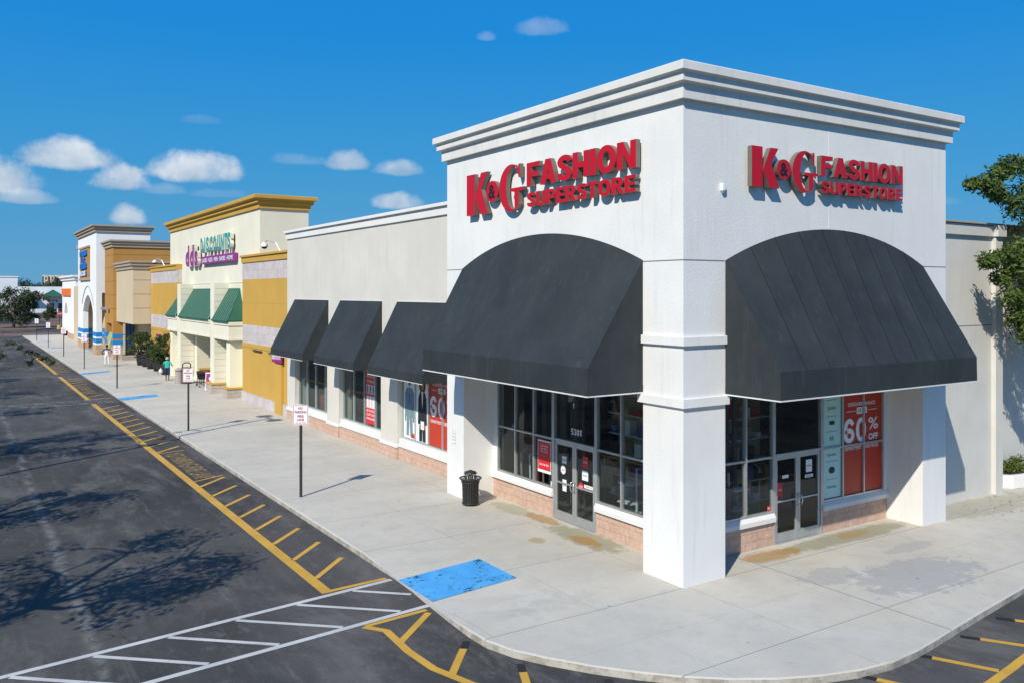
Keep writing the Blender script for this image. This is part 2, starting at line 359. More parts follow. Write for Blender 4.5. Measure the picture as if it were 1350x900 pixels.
# ------------------------------------------------------------------ mesh helpers
def origin(o):
    v = Vector((0, 0, 0))
    while o is not None: v += o.location; o = o.parent
    return v
def tag(o, label=None, cat=None, group=None, kind=None):
    if label: o['label'] = label
    if cat: o['category'] = cat
    if group: o['group'] = group
    if kind: o['kind'] = kind
    return o
def thing(name, label, cat, loc=(0, 0, 0), group=None, rz=0):
    o = bpy.data.objects.new(name, None); COL.objects.link(o); o.location = loc; o.rotation_euler = (0, 0, rz); o.empty_display_size = .2
    return tag(o, label, cat, group)
class MB:
    def __init__(s): s.v = []; s.f = []; s.m = []; s.T = None; s.starts = []
    def add(s, vs, fs, mi=0):
        n = len(s.v); s.starts.append((n, len(s.f)))
        if s.T: vs = [s.T(*v) for v in vs]
        s.v += [tuple(v) for v in vs]; s.f += [tuple(i + n for i in f) for f in fs]
        s.m += [mi] * len(fs) if isinstance(mi, int) else list(mi)
        return s
    def box(s, x0, x1, y0, y1, z0, z1, mi=0):
        vs = [(x, y, z) for z in (z0, z1) for y in (y0, y1) for x in (x0, x1)]
        return s.add(vs, [(0, 2, 3, 1), (4, 5, 7, 6), (0, 1, 5, 4), (2, 6, 7, 3), (0, 4, 6, 2), (1, 3, 7, 5)], mi)
    def obox(s, c, half, M3, mi=0):
        vs = [Vector(c) + M3 @ Vector((a * half[0], b * half[1], d * half[2])) for d in (-1, 1) for b in (-1, 1) for a in (-1, 1)]
        return s.add(vs, [(0, 2, 3, 1), (4, 5, 7, 6), (0, 1, 5, 4), (2, 6, 7, 3), (0, 4, 6, 2), (1, 3, 7, 5)], mi)
    def prism(s, pts, h0, h1, axis='z', mi=0):
        """polygon pts extruded from h0 to h1 along axis; 'z': (x,y) 'x': (y,z) 'y': (x,z)"""
        def P(p, h): return (p[0], p[1], h) if axis == 'z' else ((h, p[0], p[1]) if axis == 'x' else (p[0], h, p[1]))
        n = len(pts); vs = [P(p, h0) for p in pts] + [P(p, h1) for p in pts]
        return s.add(vs, [tuple(range(n))[::-1], tuple(range(n, 2 * n))] + [(i, (i + 1) % n, n + (i + 1) % n, n + i) for i in range(n)], mi)
    def tube(s, pts, r, seg=8, mi=0, cap=True):
        pts = [Vector(p) for p in pts]; rr = r if isinstance(r, (list, tuple)) else [r] * len(pts); vs = []
        prev = None
        for i, p in enumerate(pts):
            d = (pts[min(i + 1, len(pts) - 1)] - pts[max(i - 1, 0)]).normalized()
            if prev is None:
                a = Vector((0, 0, 1)) if abs(d.z) < .9 else Vector((1, 0, 0)); u = d.cross(a).normalized()
            else: u = (prev - d * prev.dot(d)).normalized()
            prev = u; w = d.cross(u)
            vs += [p + (u * math.cos(2 * math.pi * k / seg) + w * math.sin(2 * math.pi * k / seg)) * rr[i] for k in range(seg)]
        fs = []
        for i in range(len(pts) - 1):
            for k in range(seg):
                a = i * seg + k; b = i * seg + (k + 1) % seg; fs.append((a, b, b + seg, a + seg))
        if cap: fs += [tuple(range(seg))[::-1], tuple(range(len(vs) - seg, len(vs)))]
        return s.add(vs, fs, mi)
    def lathe(s, c, prof, seg=24, mi=0):
        vs = [(c[0] + r * math.cos(2 * math.pi * k / seg), c[1] + r * math.sin(2 * math.pi * k / seg), c[2] + z) for r, z in prof for k in range(seg)]
        fs = [(i * seg + k, i * seg + (k + 1) % seg, (i + 1) * seg + (k + 1) % seg, (i + 1) * seg + k) for i in range(len(prof) - 1) for k in range(seg)]
        return s.add(vs, fs, mi)
    def build(s, name, mats, parent=None, smooth=False, bevel=0, org=None):
        me = bpy.data.meshes.new(name)
        if parent is not None: O = origin(parent)
        elif org is not None: O = Vector(org)
        else:
            a = np.array(s.v); O = Vector(((a[:, 0].min() + a[:, 0].max()) / 2, (a[:, 1].min() + a[:, 1].max()) / 2, a[:, 2].min()))
        me.from_pydata([tuple(Vector(v) - O) for v in s.v], [], s.f)
        if isinstance(mats, str): mats = [mats]
        for k in mats: me.materials.append(MATS[k])
        me.polygons.foreach_set('material_index', s.m)
        if smooth: me.polygons.foreach_set('use_smooth', [True] * len(s.f))
        me.validate(); me.update()
        bm = bmesh.new(); bm.from_mesh(me); bmesh.ops.recalc_face_normals(bm, faces=bm.faces); bm.to_mesh(me); bm.free()
        o = bpy.data.objects.new(name, me); COL.objects.link(o)
        if parent is not None: o.parent = parent
        else: o.location = O
        if bevel:
            b = o.modifiers.new('bevel', 'BEVEL'); b.width = bevel; b.segments = 2; b.limit_method = 'ANGLE'; b.angle_limit = R(40)
        return o
def build_each(mb, name, mats, parent, **kw):
    """every add() of the builder becomes a part of its own"""
    st = mb.starts + [(len(mb.v), len(mb.f))]; out = []
    for (v0, f0), (v1, f1) in zip(st[:-1], st[1:]):
        p = MB(); p.v = mb.v[v0:v1]; p.f = [tuple(i - v0 for i in f) for f in mb.f[f0:f1]]; p.m = mb.m[f0:f1]; out.append(p.build(name, mats, parent, **kw))
    return out
def rawmesh(name, vs, fs, mats, parent=None, kind=None):
    b = MB(); b.v = list(vs); b.f = list(fs); b.m = [0] * len(fs); return b.build(name, mats, parent)
def dup(o, parent=None):
    c = o.copy(); COL.objects.link(c); c.parent = parent
    for ch in list(o.children): dup(ch, c)
    return c
# facade frames: (u along the wall to the viewer's right, d outwards, z) -> world
def FL(x0):      # faces -x : u = -y direction
    return lambda u, d, z: (x0 - d, -u, z)
def FR(y0):      # faces -y : u = +x
    return lambda u, d, z: (u, y0 - d, z)

# curves / text to mesh data
def curve_mesh(curve):
    o = bpy.data.objects.new('tmp', curve); COL.objects.link(o)
    dg = bpy.context.evaluated_depsgraph_get(); me = bpy.data.meshes.new_from_object(o.evaluated_get(dg))
    vs = [v.co.copy() for v in me.vertices]; fs = [tuple(p.vertices) for p in me.polygons]; nr = [p.normal.z for p in me.polygons]
    bpy.data.objects.remove(o); bpy.data.curves.remove(curve) if curve.users == 0 else None; bpy.data.meshes.remove(me)
    return vs, fs, nr
def text_geo(s, h, width=None, ext=0, bold=0, align='CENTER'):
    """text geometry scaled so capitals are h high, squeezed to width when given"""
    c = bpy.data.curves.new('t', 'FONT'); c.body = s; c.size = 1; c.offset = bold; c.extrude = 0; c.align_x = align; c.resolution_u = 3
    vs, fs, nr = curve_mesh(c)
    if not vs: return [], [], []
    xs = [v.x for v in vs]; w0 = max(xs) - min(xs); cx_ = (max(xs) + min(xs)) / 2; k = h / .73
    kx = k if width is None else width / max(w0, 1e-6)
    if align == 'CENTER': vs = [Vector(((v.x - cx_) * kx, v.y * k, 0)) for v in vs]
    else: vs = [Vector(((v.x - min(xs)) * kx, v.y * k, 0)) for v in vs]
    if ext:
        n = len(vs); out = list(fs); ec = {}
        for f in fs:
            for i in range(len(f)):
                e = (f[i], f[(i + 1) % len(f)]); ec[e] = 1
        sidef = [(a, b, b + n, a + n) for (a, b) in ec if (b, a) not in ec]
        vs2 = [v + Vector((0, 0, ext)) for v in vs]
        fs2 = [tuple(i + n for i in f) for f in fs]
        return vs2[:0] + [Vector(v) for v in vs] + vs2, fs2 + sidef, [1] * len(fs2) + [0] * len(sidef)
    return vs, fs, [1] * len(fs)
def add_text(mb, s, T, u, v, d, h, width=None, ext=0, bold=0, mi=0, side=None, align='CENTER'):
    """T maps (u,d,z)->world; letters stand on the plane at depth d"""
    vs, fs, fr = text_geo(s, h, width, ext, bold, align)
    if not vs: return
    pts = [T(u + p.x, d + p.z, v + p.y) for p in vs]
    mb.add(pts, fs, [mi if k else (mi if side is None else side) for k in fr])

# hand-drawn heavy sign letters in a unit-high box -> (outer, holes, width)
def arc(cx_, cy_, rx, ry, a0, a1, n=14):
    return [(cx_ + rx * math.cos(R(a0 + (a1 - a0) * i / n)), cy_ + ry * math.sin(R(a0 + (a1 - a0) * i / n))) for i in range(n + 1)]
def thick(path, w):
    L_, R_ = [], []
    for i, p in enumerate(path):
        a = Vector(path[max(i - 1, 0)]); b = Vector(path[min(i + 1, len(path) - 1)]); d = (b - a).normalized(); n = Vector((-d.y, d.x))
        ww = w(i / (len(path) - 1)) if callable(w) else w
        L_.append(tuple(Vector(p) + n * ww / 2)); R_.append(tuple(Vector(p) - n * ww / 2))
    return L_ + R_[::-1]
t = .235
GLY = {
 'F': ([[(0, 0), (t, 0), (t, .40), (.56, .40), (.56, .60), (t, .60), (t, .80), (.62, .80), (.62, 1), (0, 1)]], .64),
 'E': ([[(0, 0), (.62, 0), (.62, .20), (t, .20), (t, .41), (.57, .41), (.57, .60), (t, .60), (t, .80), (.61, .80), (.61, 1), (0, 1)]], .64),
 'H': ([[(0, 0), (t, 0), (t, .39), (.48, .39), (.48, 0), (.715, 0), (.715, 1), (.48, 1), (.48, .61), (t, .61), (t, 1), (0, 1)]], .72),
 'I': ([[(0, 0), (.25, 0), (.25, 1), (0, 1)]], .25),
 'N': ([[(0, 0), (.22, 0), (.22, .60), (.50, 0), (.73, 0), (.73, 1), (.51, 1), (.51, .42), (.24, 1), (0, 1)]], .73),
 'T': ([[(.20, 0), (.44, 0), (.44, .79), (.64, .79), (.64, 1), (0, 1), (0, .79), (.20, .79)]], .64),
 'A': ([[(0, 0), (.25, 0), (.30, .18), (.49, .18), (.54, 0), (.80, 0), (.53, 1), (.27, 1)], [(.345, .37), (.40, .68), (.45, .37)]], .80),
 'U': ([[(0, 1), (0, .32)] + arc(.36, .33, .36, .35, 180, 360, 16) + [(.72, 1), (.48, 1), (.48, .34)] + arc(.36, .34, .12, .15, 360, 180, 10) + [(.24, 1)]], .72),
 'O': ([arc(.39, .5, .39, .52, 0, 345, 27), arc(.39, .5, .15, .30, 0, 345, 19)], .78),
 'P': ([[(0, 0), (t, 0), (t, .36), (.36, .36)] + arc(.38, .68, .29, .32, -90, 90, 12) + [(0, 1)], [(t, .54), (.34, .54)] + arc(.34, .675, .11, .135, -90, 90, 8) + [(t, .81)]], .67),
 'R': ([[(0, 0), (t, 0), (t, .37), (.30, .37), (.47, 0), (.74, 0), (.55, .40)] + arc(.39, .70, .29, .30, -55, 90, 12) + [(0, 1)], [(t, .56), (.34, .56)] + arc(.34, .69, .11, .125, -90, 90, 8) + [(t, .815)]], .74),
 'S': ([thick(arc(.345, .725, .215, .175, 5, 270, 16)[:-1] + arc(.335, .275, .22, .185, 90, -185, 16)[0:], .215)], .68),
}
GLY['0'] = ([arc(.33, .5, .33, .51, 0, 345, 27), arc(.33, .5, .125, .33, 0, 345, 19)], .66)
GLY['6'] = ([thick(arc(.34, .60, .235, .31, 25, 180, 12)[:-1] + arc(.33, .30, .225, .21, 180, 515, 26), .20)], .66)
GLY['5'] = ([[(.08, 1), (.60, 1), (.60, .82), (.25, .82), (.23, .62), (.23, .60)] + arc(.30, .33, .31, .34, 110, -150, 20) + arc(.30, .33, .13, .16, -165, 140, 16) + [(.17, .50), (.03, .52)]], .64)
GLY['3'] = ([thick(arc(.30, .74, .19, .17, 170, -80, 14)[:-1] + arc(.30, .27, .22, .185, 80, -170, 16), .17)], .62)
GLY['1'] = ([[(.20, 0), (.42, 0), (.42, 1), (.26, 1), (.04, .84), (.04, .68), (.20, .76)]], .46)
def glyph_geo(ch):
    if ch in GLY: loops, w = GLY[ch]
    elif ch == 'K':
        loops = [[(0, 0), (.40, 0), (.40, 1), (0, 1)], ]; w = 1.0
        loops = [[(0, 0), (.42, 0), (.42, .42), (.66, 0), (1.06, 0), (.66, .66), (.98, 1), (.66, 1), (.42, .72), (.42, 1), (0, 1)]]
        loops = [[(0, 0), (.40, 0), (.40, 1), (0, 1)], [(.41, .44), (.66, 0), (1.04, 0), (.72, .60), (1.00, 1), (.70, 1)]]
    elif ch == 'G':
        outer = arc(.48, .5, .48, .52, 48, 314, 30)
        inner = arc(.565, .5, .27, .475, 292, 66, 26)
        body = outer + [(.80, .16), (.80, .40), (.98, .42), (.98, .485), (.46, .485), (.46, .42), (.62, .40), (.63, .10)] + inner[1:] + [(.74, .84), (.79, .70), (.84, .70), (.84, 1.0), (.79, 1.0), (.77, .93)]
        loops = [body]; w = 1
    c = bpy.data.curves.new('g', 'CURVE'); c.dimensions = '2D'; c.fill_mode = 'BOTH'
    for lp in loops:
        sp = c.splines.new('POLY'); sp.points.add(len(lp) - 1); sp.use_cyclic_u = True
        for i, p in enumerate(lp): sp.points[i].co = (p[0], p[1], 0, 1)
    vs, fs, nr = curve_mesh(c)
    return vs, fs, w
GC = {}
def add_glyph(mb, ch, T, u, v, w, h, d0, d1):
    if ch not in GC: GC[ch] = glyph_geo(ch)
    vs, fs, gw = GC[ch]; n = len(vs); xs = [p.x for p in vs]; x0, x1 = min(xs), max(xs)
    P = [(u + (p.x - x0) / (x1 - x0) * w, v + p.y * h) for p in vs]
    ec = {}
    for f in fs:
        for i in range(len(f)): ec[(f[i], f[(i + 1) % len(f)])] = 1
    side = [(a, b, b + n, a + n) for (a, b) in ec if (b, a) not in ec]
    mb.add([T(a, d0, b) for a, b in P] + [T(a, d1, b) for a, b in P], [tuple(i + n for i in f) for f in fs] + list(fs) + side, [0] * len(fs) + [1] * (len(fs) + len(side)))

def add_flat(mb, word, T, u, v, d, h, width, mi=0):
    """hand-drawn heavy characters laid flat on the plane at depth d, centred on u"""
    ws = [GLY[c][1] for c in word]; tot = sum(ws) + .10 * (len(word) - 1); k = width / tot; x = u - width / 2
    for c, w in zip(word, ws):
        if c not in GC: GC[c] = glyph_geo(c)
        vs, fs, _ = GC[c]; xs = [p.x for p in vs]; x0, x1 = min(xs), max(xs)
        mb.add([T(x + (p.x - x0) / (x1 - x0) * w * k, d, v + p.y * h) for p in vs], fs, mi); x += (w + .10) * k
def cornice(mb, x0, x1, y0, y1, prof, mi=0):
    """mitred moulding round a rectangle; prof = [(out, z) ...] bottom to top"""
    loops = [[(x0 - p, y0 - p, z), (x1 + p, y0 - p, z), (x1 + p, y1 + p, z), (x0 - p, y1 + p, z)] for p, z in prof]
    vs = [v for l in loops for v in l]; n = len(prof)
    fs = [(i * 4 + k, i * 4 + (k + 1) % 4, (i + 1) * 4 + (k + 1) % 4, (i + 1) * 4 + k) for i in range(n - 1) for k in range(4)]
    fs.append(tuple(range(n * 4 - 4, n * 4))); fs.append((3, 2, 1, 0))
    return mb.add(vs, fs, mi)

# ------------------------------------------------------------------ GROUND, ROAD, SIDEWALK
ZR = -.14
b = MB(); b.add([(-900, -300, -.17), (900, -300, -.17), (900, 2500, -.17), (-900, 2500, -.17)], [(0, 1, 2, 3)])
tag(b.build('ground', 'grass_green', org=(0, 0, 0)), 'flat green and dry ground reaching the horizon', kind='structure')
b = MB(); b.add([(-70, -60, ZR), (70, -60, ZR), (70, 330, ZR), (-70, 330, ZR)], [(0, 1, 2, 3)])
tag(b.build('road', 'asphalt', org=(0, 0, 0)), 'dark worn asphalt drive in front of the stores', kind='structure')

curb = [(-4.72, 129.5)] + [(-4.72, y) for y in (114.6, 112.8, 112.2, 111.0, 110.4, 99.6, 97.8, 97.2, 96, 95.4, 64.2, 62.4, 62, 61, 60.4, 58.8, 45.2, 43.6, 43.2, 42, 41.6, 40, 20, 7.6, 6.0, 4.9, 4.15)] + \
    [(-4.76, 3.3), (-4.83, 2.55), (-4.90, 1.6), (-4.96, .6), (-4.93, -.05), (-4.75, -.65), (-4.42, -1.25), (-3.95, -1.95), (-3.5, -2.5), (-3.01, -3.02),
     (-2.4, -3.52), (-1.75, -3.93), (-1.05, -4.25), (-.3, -4.48), (.45, -4.58), (1.2, -4.55), (2.1, -4.44), (2.35, -4.40), (4.2, -4.16), (6.2, -3.92), (12, -3.2), (20, -2.2), (40, .3)]
def offset(path, d):
    out = []
    for i, p in enumerate(path):
        a = Vector(path[max(i - 1, 0)]); c = Vector(path[min(i + 1, len(path) - 1)]); t_ = (c - a).normalized(); n = Vector((-t_.y, t_.x))
        q = Vector(p) + n * d; out.append((q.x, q.y))
    return out
def rampw(y, x):
    if x > -4.6: return 0
    w = 0
    for y0, y1, f0, f1 in ((2.55, 4.15, .6, 6.0), (42, 43.2, 40, 45.2), (61, 62, 58.8, 64.2), (96, 97.2, 95.4, 97.8), (111, 112.2, 110.4, 112.8)):
        if y0 <= y <= y1: w = 1
        elif f0 < y < y0: w = max(w, (y - f0) / (y0 - f0))
        elif y1 < y < f1: w = max(w, (f1 - y) / (f1 - y1))
    return w
r0 = curb; r1 = offset(curb, .03); r2 = offset(curb, .18); r3 = offset(curb, 2.25)
n = len(curb); vs = []
for i in range(n):
    w = rampw(curb[i][1], curb[i][0])
    zt = -.125 * w
    vs.append((*r0[i], -.17)); vs.append((*r0[i], min(zt, -.02))); vs.append((*r1[i], zt)); vs.append((*r2[i], zt * .93)); vs.append((*r3[i], 0))
fs = []
for i in range(n - 1):
    for k in range(4): fs.append((i * 5 + k, (i + 1) * 5 + k, (i + 1) * 5 + k + 1, i * 5 + k + 1))
k0 = len(vs); vs += [(40, 129.5, 0)]
fs.append(tuple([i * 5 + 4 for i in range(n)] + [k0]))
b = MB(); b.v = vs; b.f = fs; b.m = [0] * len(fs)
tag(b.build('sidewalk', 'concrete', org=(0, 0, 0)), 'pale jointed concrete pavement with kerb along the stores', kind='structure')
# gutter apron: narrow darker strip is part of the asphalt; brown paver band across the drive far off
b = MB(); b.add([(-12, 131.5, ZR + .004), (-5.2, 130, ZR + .004), (9, 129.8, ZR + .004), (12, 139, ZR + .004), (-4, 141, ZR + .004), (-12, 140, ZR + .004)], [(0, 1, 2, 3, 4, 5)])
b.add([(3, 158, ZR + .004), (10, 146, ZR + .004), (16, 150, ZR + .004), (11, 190, ZR + .004), (9, 235, ZR + .004), (4, 240, ZR + .004)], [(0, 1, 2, 3, 4, 5)])
tag(b.build('paver_crossing', 'paver_brown', org=(0, 130, 0)), 'brown paver band crossing the drive at its far end', kind='structure')

# painted markings, 4 mm above the asphalt
ZP = ZR + .004
_zs = 0
def stripe(mb, p, q, w, z=None, mi=0):
    global _zs
    _zs = (_zs + 1) % 5
    if z is None: z = ZP + .0012 + .0006 * _zs
    p, q = Vector(p), Vector(q); d = (q - p).normalized(); n = Vector((-d.y, d.x)) * w / 2
    mb.add([(*(p + n), z), (*(p - n), z), (*(q - n), z), (*(q + n), z)], [(0, 1, 2, 3)], mi)
def pathstripe(mb, path, w, z=ZP, mi=0):
    a, c = offset(path, w / 2), offset(path, -w / 2)
    for i in range(len(path) - 1): mb.add([(*a[i], z), (*c[i], z), (*c[i + 1], z), (*a[i + 1], z)], [(0, 1, 2, 3)], mi)
b = MB()
segs = [(4.25, 41.2), (43.6, 60.2), (62.6, 84)]
for y0, y1 in segs: stripe(b, (-6.30, y0), (-6.30, y1), .25)
stripe(b, (-6.18, 4.33), (-4.86, 4.42), .14)
for k in range(8): stripe(b, (-6.175, 5.30 + k * 1.545), (-5.13, 6.40 + k * 1.545), .13)
stripe(b, (-6.175, 17.0), (-5.10, 17.55), .09)
stripe(b, (-6.175, 23.05), (-5.13, 23.3), .08)
y = 23.3
while y < 83:
    if not (39.4 < y < 43.8 or 58.4 < y < 62.8 or 46 < y < 52): stripe(b, (-6.175, y), (-5.13, y + 1.1), .13)
    y += 1.545
stripe(b, (-6.175, 43.75), (-4.95, 43.9), .12)
tag(b.build('fire_lane_marking', 'paint_yellow', org=(-6, 4, ZP)), 'long yellow kerb line with slanted yellow bars', kind='structure')
TG = lambda u, d, z: (-6.02 + z, 20.05 - u, ZP + .003 + d)
b = MB(); add_text(b, 'NO PARKING', lambda u, d, z: (-6.02 + z, 21.35 - u, ZP + d), 0, 0, 0, .72, 3.0, 0, .012)
add_text(b, 'FIRE', lambda u, d, z: (-6.02 + z, 19.2 - u, ZP + d), 0, 0, 0, .72, .95, 0, .012); add_text(b, 'LANE', lambda u, d, z: (-6.02 + z, 17.95 - u, ZP + d), 0, 0, 0, .72, 1.05, 0, .012)
add_text(b, 'NO PARKING FIRE LANE', lambda u, d, z: (-6.02 + z, 49.4 - u, ZP + d), 0, 0, 0, .72, 5.2, 0, .012)
tag(b.build('road_lettering', 'paint_yellow_faded', org=(-6, 17, ZP)), 'worn yellow NO PARKING FIRE LANE lettering on the asphalt', kind='structure')
b = MB()
out = [p for p in curb if p[1] < 2.3 and p[0] < 14]
yl = [(-6.40, 2.1)] + [q for q in offset([p for p in curb if p[1] < 1.7 and p[0] < 14], -1.22)]
pathstripe(b, yl, .16)
stripe(b, (-6.34, 2.10), (-4.98, 2.22), .12); stripe(b, (-5.02, 2.06), (-6.2, .98), .14)
LL = [((-6.00, -.66), (-5.30, .16)), ((-5.33, -2.06), (-4.93, -1.22)), ((-4.35, -3.42), (-4.02, -2.52)), ((-3.05, -4.55), (-2.85, -3.7)), ((-1.4, -5.45), (-1.52, -4.5)),
      ((.28, -5.6), (-.15, -4.66)), ((1.88, -5.6), (1.43, -4.68)), ((3.42, -5.45), (2.95, -4.71)), ((4.95, -5.3), (4.44, -4.59)), ((6.5, -5.1), (5.95, -4.4)), ((8.1, -4.9), (7.5, -4.2)), ((9.7, -4.7), (9.1, -4.0))]
for p, q in LL: stripe(b, p, q, .14)
tag(b.build('corner_marking', 'paint_yellow', org=(0, -5, ZP)), 'curved yellow line with bars round the corner kerb', kind='structure')
b = MB()
for p, q in LL:
    d = (Vector(q) - Vector(p)).normalized(); e = Vector(q) + d * .33; stripe(b, q, (e.x, e.y), .14)
tag(b.build('blacked_out_marking', 'blackout', org=(0, -4.6, ZP)), 'short blacked out ends of the yellow bars', kind='structure')
b = MB()
L1 = lambda x: 4.27 + (x + 4.91) * .1193
L2 = lambda x: 2.40 + (x + 4.91) * .1058
stripe(b, (-4.80, L1(-4.80)), (-22, L1(-22)), .14); stripe(b, (-4.80, L2(-4.80)), (-22, L2(-22)), .14)
for k in range(11):
    xa = -5.80 - 1.285 * k; xb = xa + 1.62
    ya = L1(xa) - .09; yb = L2(xb) + .09
    if xb > -4.85: tt = (-4.85 - xa) / (xb - xa); xb, yb = -4.85, ya + (yb - ya) * tt
    stripe(b, (xa, ya), (xb, yb), .11)
tag(b.build('crosswalk', 'paint_white', org=(-8, 3, ZP)), 'white hatched crosswalk leading to the near blue ramp mat', kind='structure')
b = MB()
for yc in (42.6, 61.4):
    for dy in (-.95, .95): stripe(b, (-4.9, yc + dy), (-22, yc + dy - 1.6), .14)
    for k in range(11): stripe(b, (-6.6 - 1.35 * k, yc + .8 - .12 * k), (-5.1 - 1.35 * k, yc - .8 - .12 * k), .13)
tag(b.build('faded_crosswalk', 'paint_faded', org=(-8, 42, ZP)), 'faded white hatched crosswalks further along the drive', kind='structure')
# blue tactile mats follow the ramp slope
from mathutils.bvhtree import BVHTree
_sw = bpy.data.objects['sidewalk']; _bv = BVHTree.FromPolygons([v.co.copy() for v in _sw.data.vertices], [tuple(p.vertices) for p in _sw.data.polygons])
def ground_z(x, y):
    h = _bv.ray_cast(Vector((x, y, 2)), Vector((0, 0, -1)))
    return h[0].z if h[0] is not None else 0
def mat_blue(y0, y1, lab, x0=-4.70, x1=-2.60):
    b = MB(); nx, ny = 34, 24; vs = []
    for j in range(ny + 1):
        for i in range(nx + 1):
            x = x0 + (x1 - x0) * i / nx - .04 * j / ny * (1 - i / nx) * 0; y = y0 + (y1 - y0) * j / ny
            vs.append((x, y, max(ground_z(x + dx, y + dy) for dx in (-.02, .02) for dy in (-.02, .02)) + .008))
    b.add(vs, [(j * (nx + 1) + i, j * (nx + 1) + i + 1, (j + 1) * (nx + 1) + i + 1, (j + 1) * (nx + 1) + i) for j in range(ny) for i in range(nx)])
    tag(b.build('ramp_mat', 'mat_blue'), lab, kind='structure')
mat_blue(2.5, 4.12, 'worn bright blue tactile mat on the near kerb ramp')
mat_blue(41.95, 43.25, 'blue tactile mat on the second kerb ramp'); mat_blue(60.95, 62.1, 'blue tactile mat on the third kerb ramp')
mat_blue(96, 97.2, 'distant blue mat on a kerb ramp'); mat_blue(111, 112.2, 'farthest blue mat on a kerb ramp')

# ------------------------------------------------------------------ FASHION STORE (white corner tower + grey wing)
kg = thing('store_building', 'large white stucco corner store with two black arched awnings and a grey wing', 'store', (5, 5, 0))
TX, TY, TZ = 9.96, 10.42, 10.50
b = MB()
b.box(0, 1.27, 0, 1.27, 0, 3.80); b.box(0, 1.27, 0, 1.27, 3.80, 4.22)
b.box(0, 1.45, 9.38, TY, 0, 4.22)
b.box(8.86, TX, 0, 1.45, 0, 4.22)
b.box(0, TX, 0, TY, 4.22, TZ)
# groove strips in the render, 3 mm proud and thin
gz = 6.985
b.box(-.004, 0, 0, 1.30, gz - .012, gz + .012, 1); b.box(-.004, 0, 9.44, TY, gz - .012, gz + .012, 1)
b.box(0, 1.25, -.004, 0, gz - .012, gz + .012, 1); b.box(8.83, TX, -.004, 0, gz - .012, gz + .012, 1)
b.build('wall', ['tower_white', 'groove'], kg)
b = MB(); b.box(4.87, 4.90, -.005, 0, 7.84, TZ); b.box(-.005, 0, 5.28, 5.31, 7.86, TZ); build_each(b, 'joint_strip', 'sill_white', kg)
prof = [(.0, 10.40), (.13, 10.40), (.13, 10.69), (.15, 10.71), (.25, 10.74), (.25, 10.90), (.27, 10.92), (.345, 10.95), (.345, 11.12), (.32, 11.14)]
b = MB(); cornice(b, 0, TX, 0, TY, prof); b.build('cornice', 'cornice_white', kg)
for z0, z1 in ((5.15, 5.34), (3.83, 4.03)):
    b = MB(); b.prism([(-.07, -.07), (1.345, -.07), (1.345, 0), (0, 0), (0, 1.40), (-.07, 1.40)], z0, z1); b.build('column_band', 'tower_white', kg, bevel=.008)

# awnings of the tower: ruled cloth from the wall arch down to a straight valance
def big_awning(T, u0, u1, ub0, ub1, dep, zs, za, zv, zb, nseam, lab):
    nrib = nseam or 7
    n = 64; top = []; bot = []; um = (u0 + u1) / 2; hw = (u1 - u0) / 2; rise = za - zs; Rr = (hw * hw + rise * rise) / (2 * rise)
    for i in range(n + 1):
        s_ = i / n; a = -math.asin(hw / Rr) + 2 * math.asin(hw / Rr) * s_
        top.append((um + Rr * math.sin(a), .015, za - Rr + Rr * math.cos(a)))
        bot.append((ub0 + (ub1 - ub0) * s_, dep, zv))
    b = MB(); b.T = T; rows = 10
    vs = []
    for j in range(rows + 1):
        q = j / rows
        for i in range(n + 1):
            p, r_ = top[i], bot[i]; sag = -.04 * math.sin(math.pi * q) * math.sin(math.pi * i / n) - .028 * math.sin(math.pi * min(1, q * 1.15) ** .8) * abs(math.sin(math.pi * nrib * i / n))
            vs.append((p[0] + (r_[0] - p[0]) * q, p[1] + (r_[1] - p[1]) * q + sag * .5, p[2] + (r_[2] - p[2]) * q + sag))
    k = len(vs); vs += [(u, dep + .012, zb) for u, _, _ in bot]
    fs = [(j * (n + 1) + i, j * (n + 1) + i + 1, (j + 1) * (n + 1) + i + 1, (j + 1) * (n + 1) + i) for j in range(rows) for i in range(n)]
    fs += [(rows * (n + 1) + i, rows * (n + 1) + i + 1, k + i + 1, k + i) for i in range(n)]
    b.add(vs, fs)
    # end panels
    for idx, uu, ub in ((0, u0, ub0), (n, u1, ub1)):
        b.add([top[idx], (uu, .015, zb), (ub, dep + .012, zb), bot[idx]], [(0, 1, 2, 3)])
    aw = b.build('awning', 'awning_cloth', kg); sm = aw.modifiers.new('thick', 'SOLIDIFY'); sm.thickness = .012
    b = MB(); b.T = T
    b.box(ub0 - .01, ub1 + .01, dep - .01, dep + .022, zb - .028, zb)
    for uu, ub in ((u0, ub0), (u1, ub1)):
        s_ = -1 if uu == u0 else 1
        b.add([(uu, .0, zb), (uu, .0, zb - .028), (ub, dep, zb - .028), (ub, dep, zb), (uu + s_ * .02, .0, zb), (uu + s_ * .02, .0, zb - .028), (ub + s_ * .02, dep, zb - .028), (ub + s_ * .02, dep, zb)],
              [(0, 1, 2, 3), (7, 6, 5, 4), (0, 4, 5, 1), (3, 2, 6, 7), (0, 3, 7, 4), (1, 5, 6, 2)])
    b.build('edge_trim', 'awning_edge', aw)
    # sewn seams
    if nseam:
        for q in range(1, nseam):
            b = MB(); b.T = T
            f = q / nseam; i = int(f * n); p = Vector(top[i]); r_ = Vector(bot[i])
            for j in range(rows):
                a_, c_ = Vector(vs[j * (n + 1) + i]), Vector(vs[(j + 1) * (n + 1) + i]); o_ = Vector((0, .011, .011))
                w_ = Vector((.007, 0, 0))
                b.add([a_ - w_ + o_, a_ + w_ + o_, c_ + w_ + o_, c_ - w_ + o_], [(0, 1, 2, 3)])
            b.build('seam', 'awning_seam', aw)
    return aw
big_awning(FL(0), -9.40, -1.28, -8.98, -1.29, 1.58, 7.02, 7.83, 4.655, 4.06, 0, '')
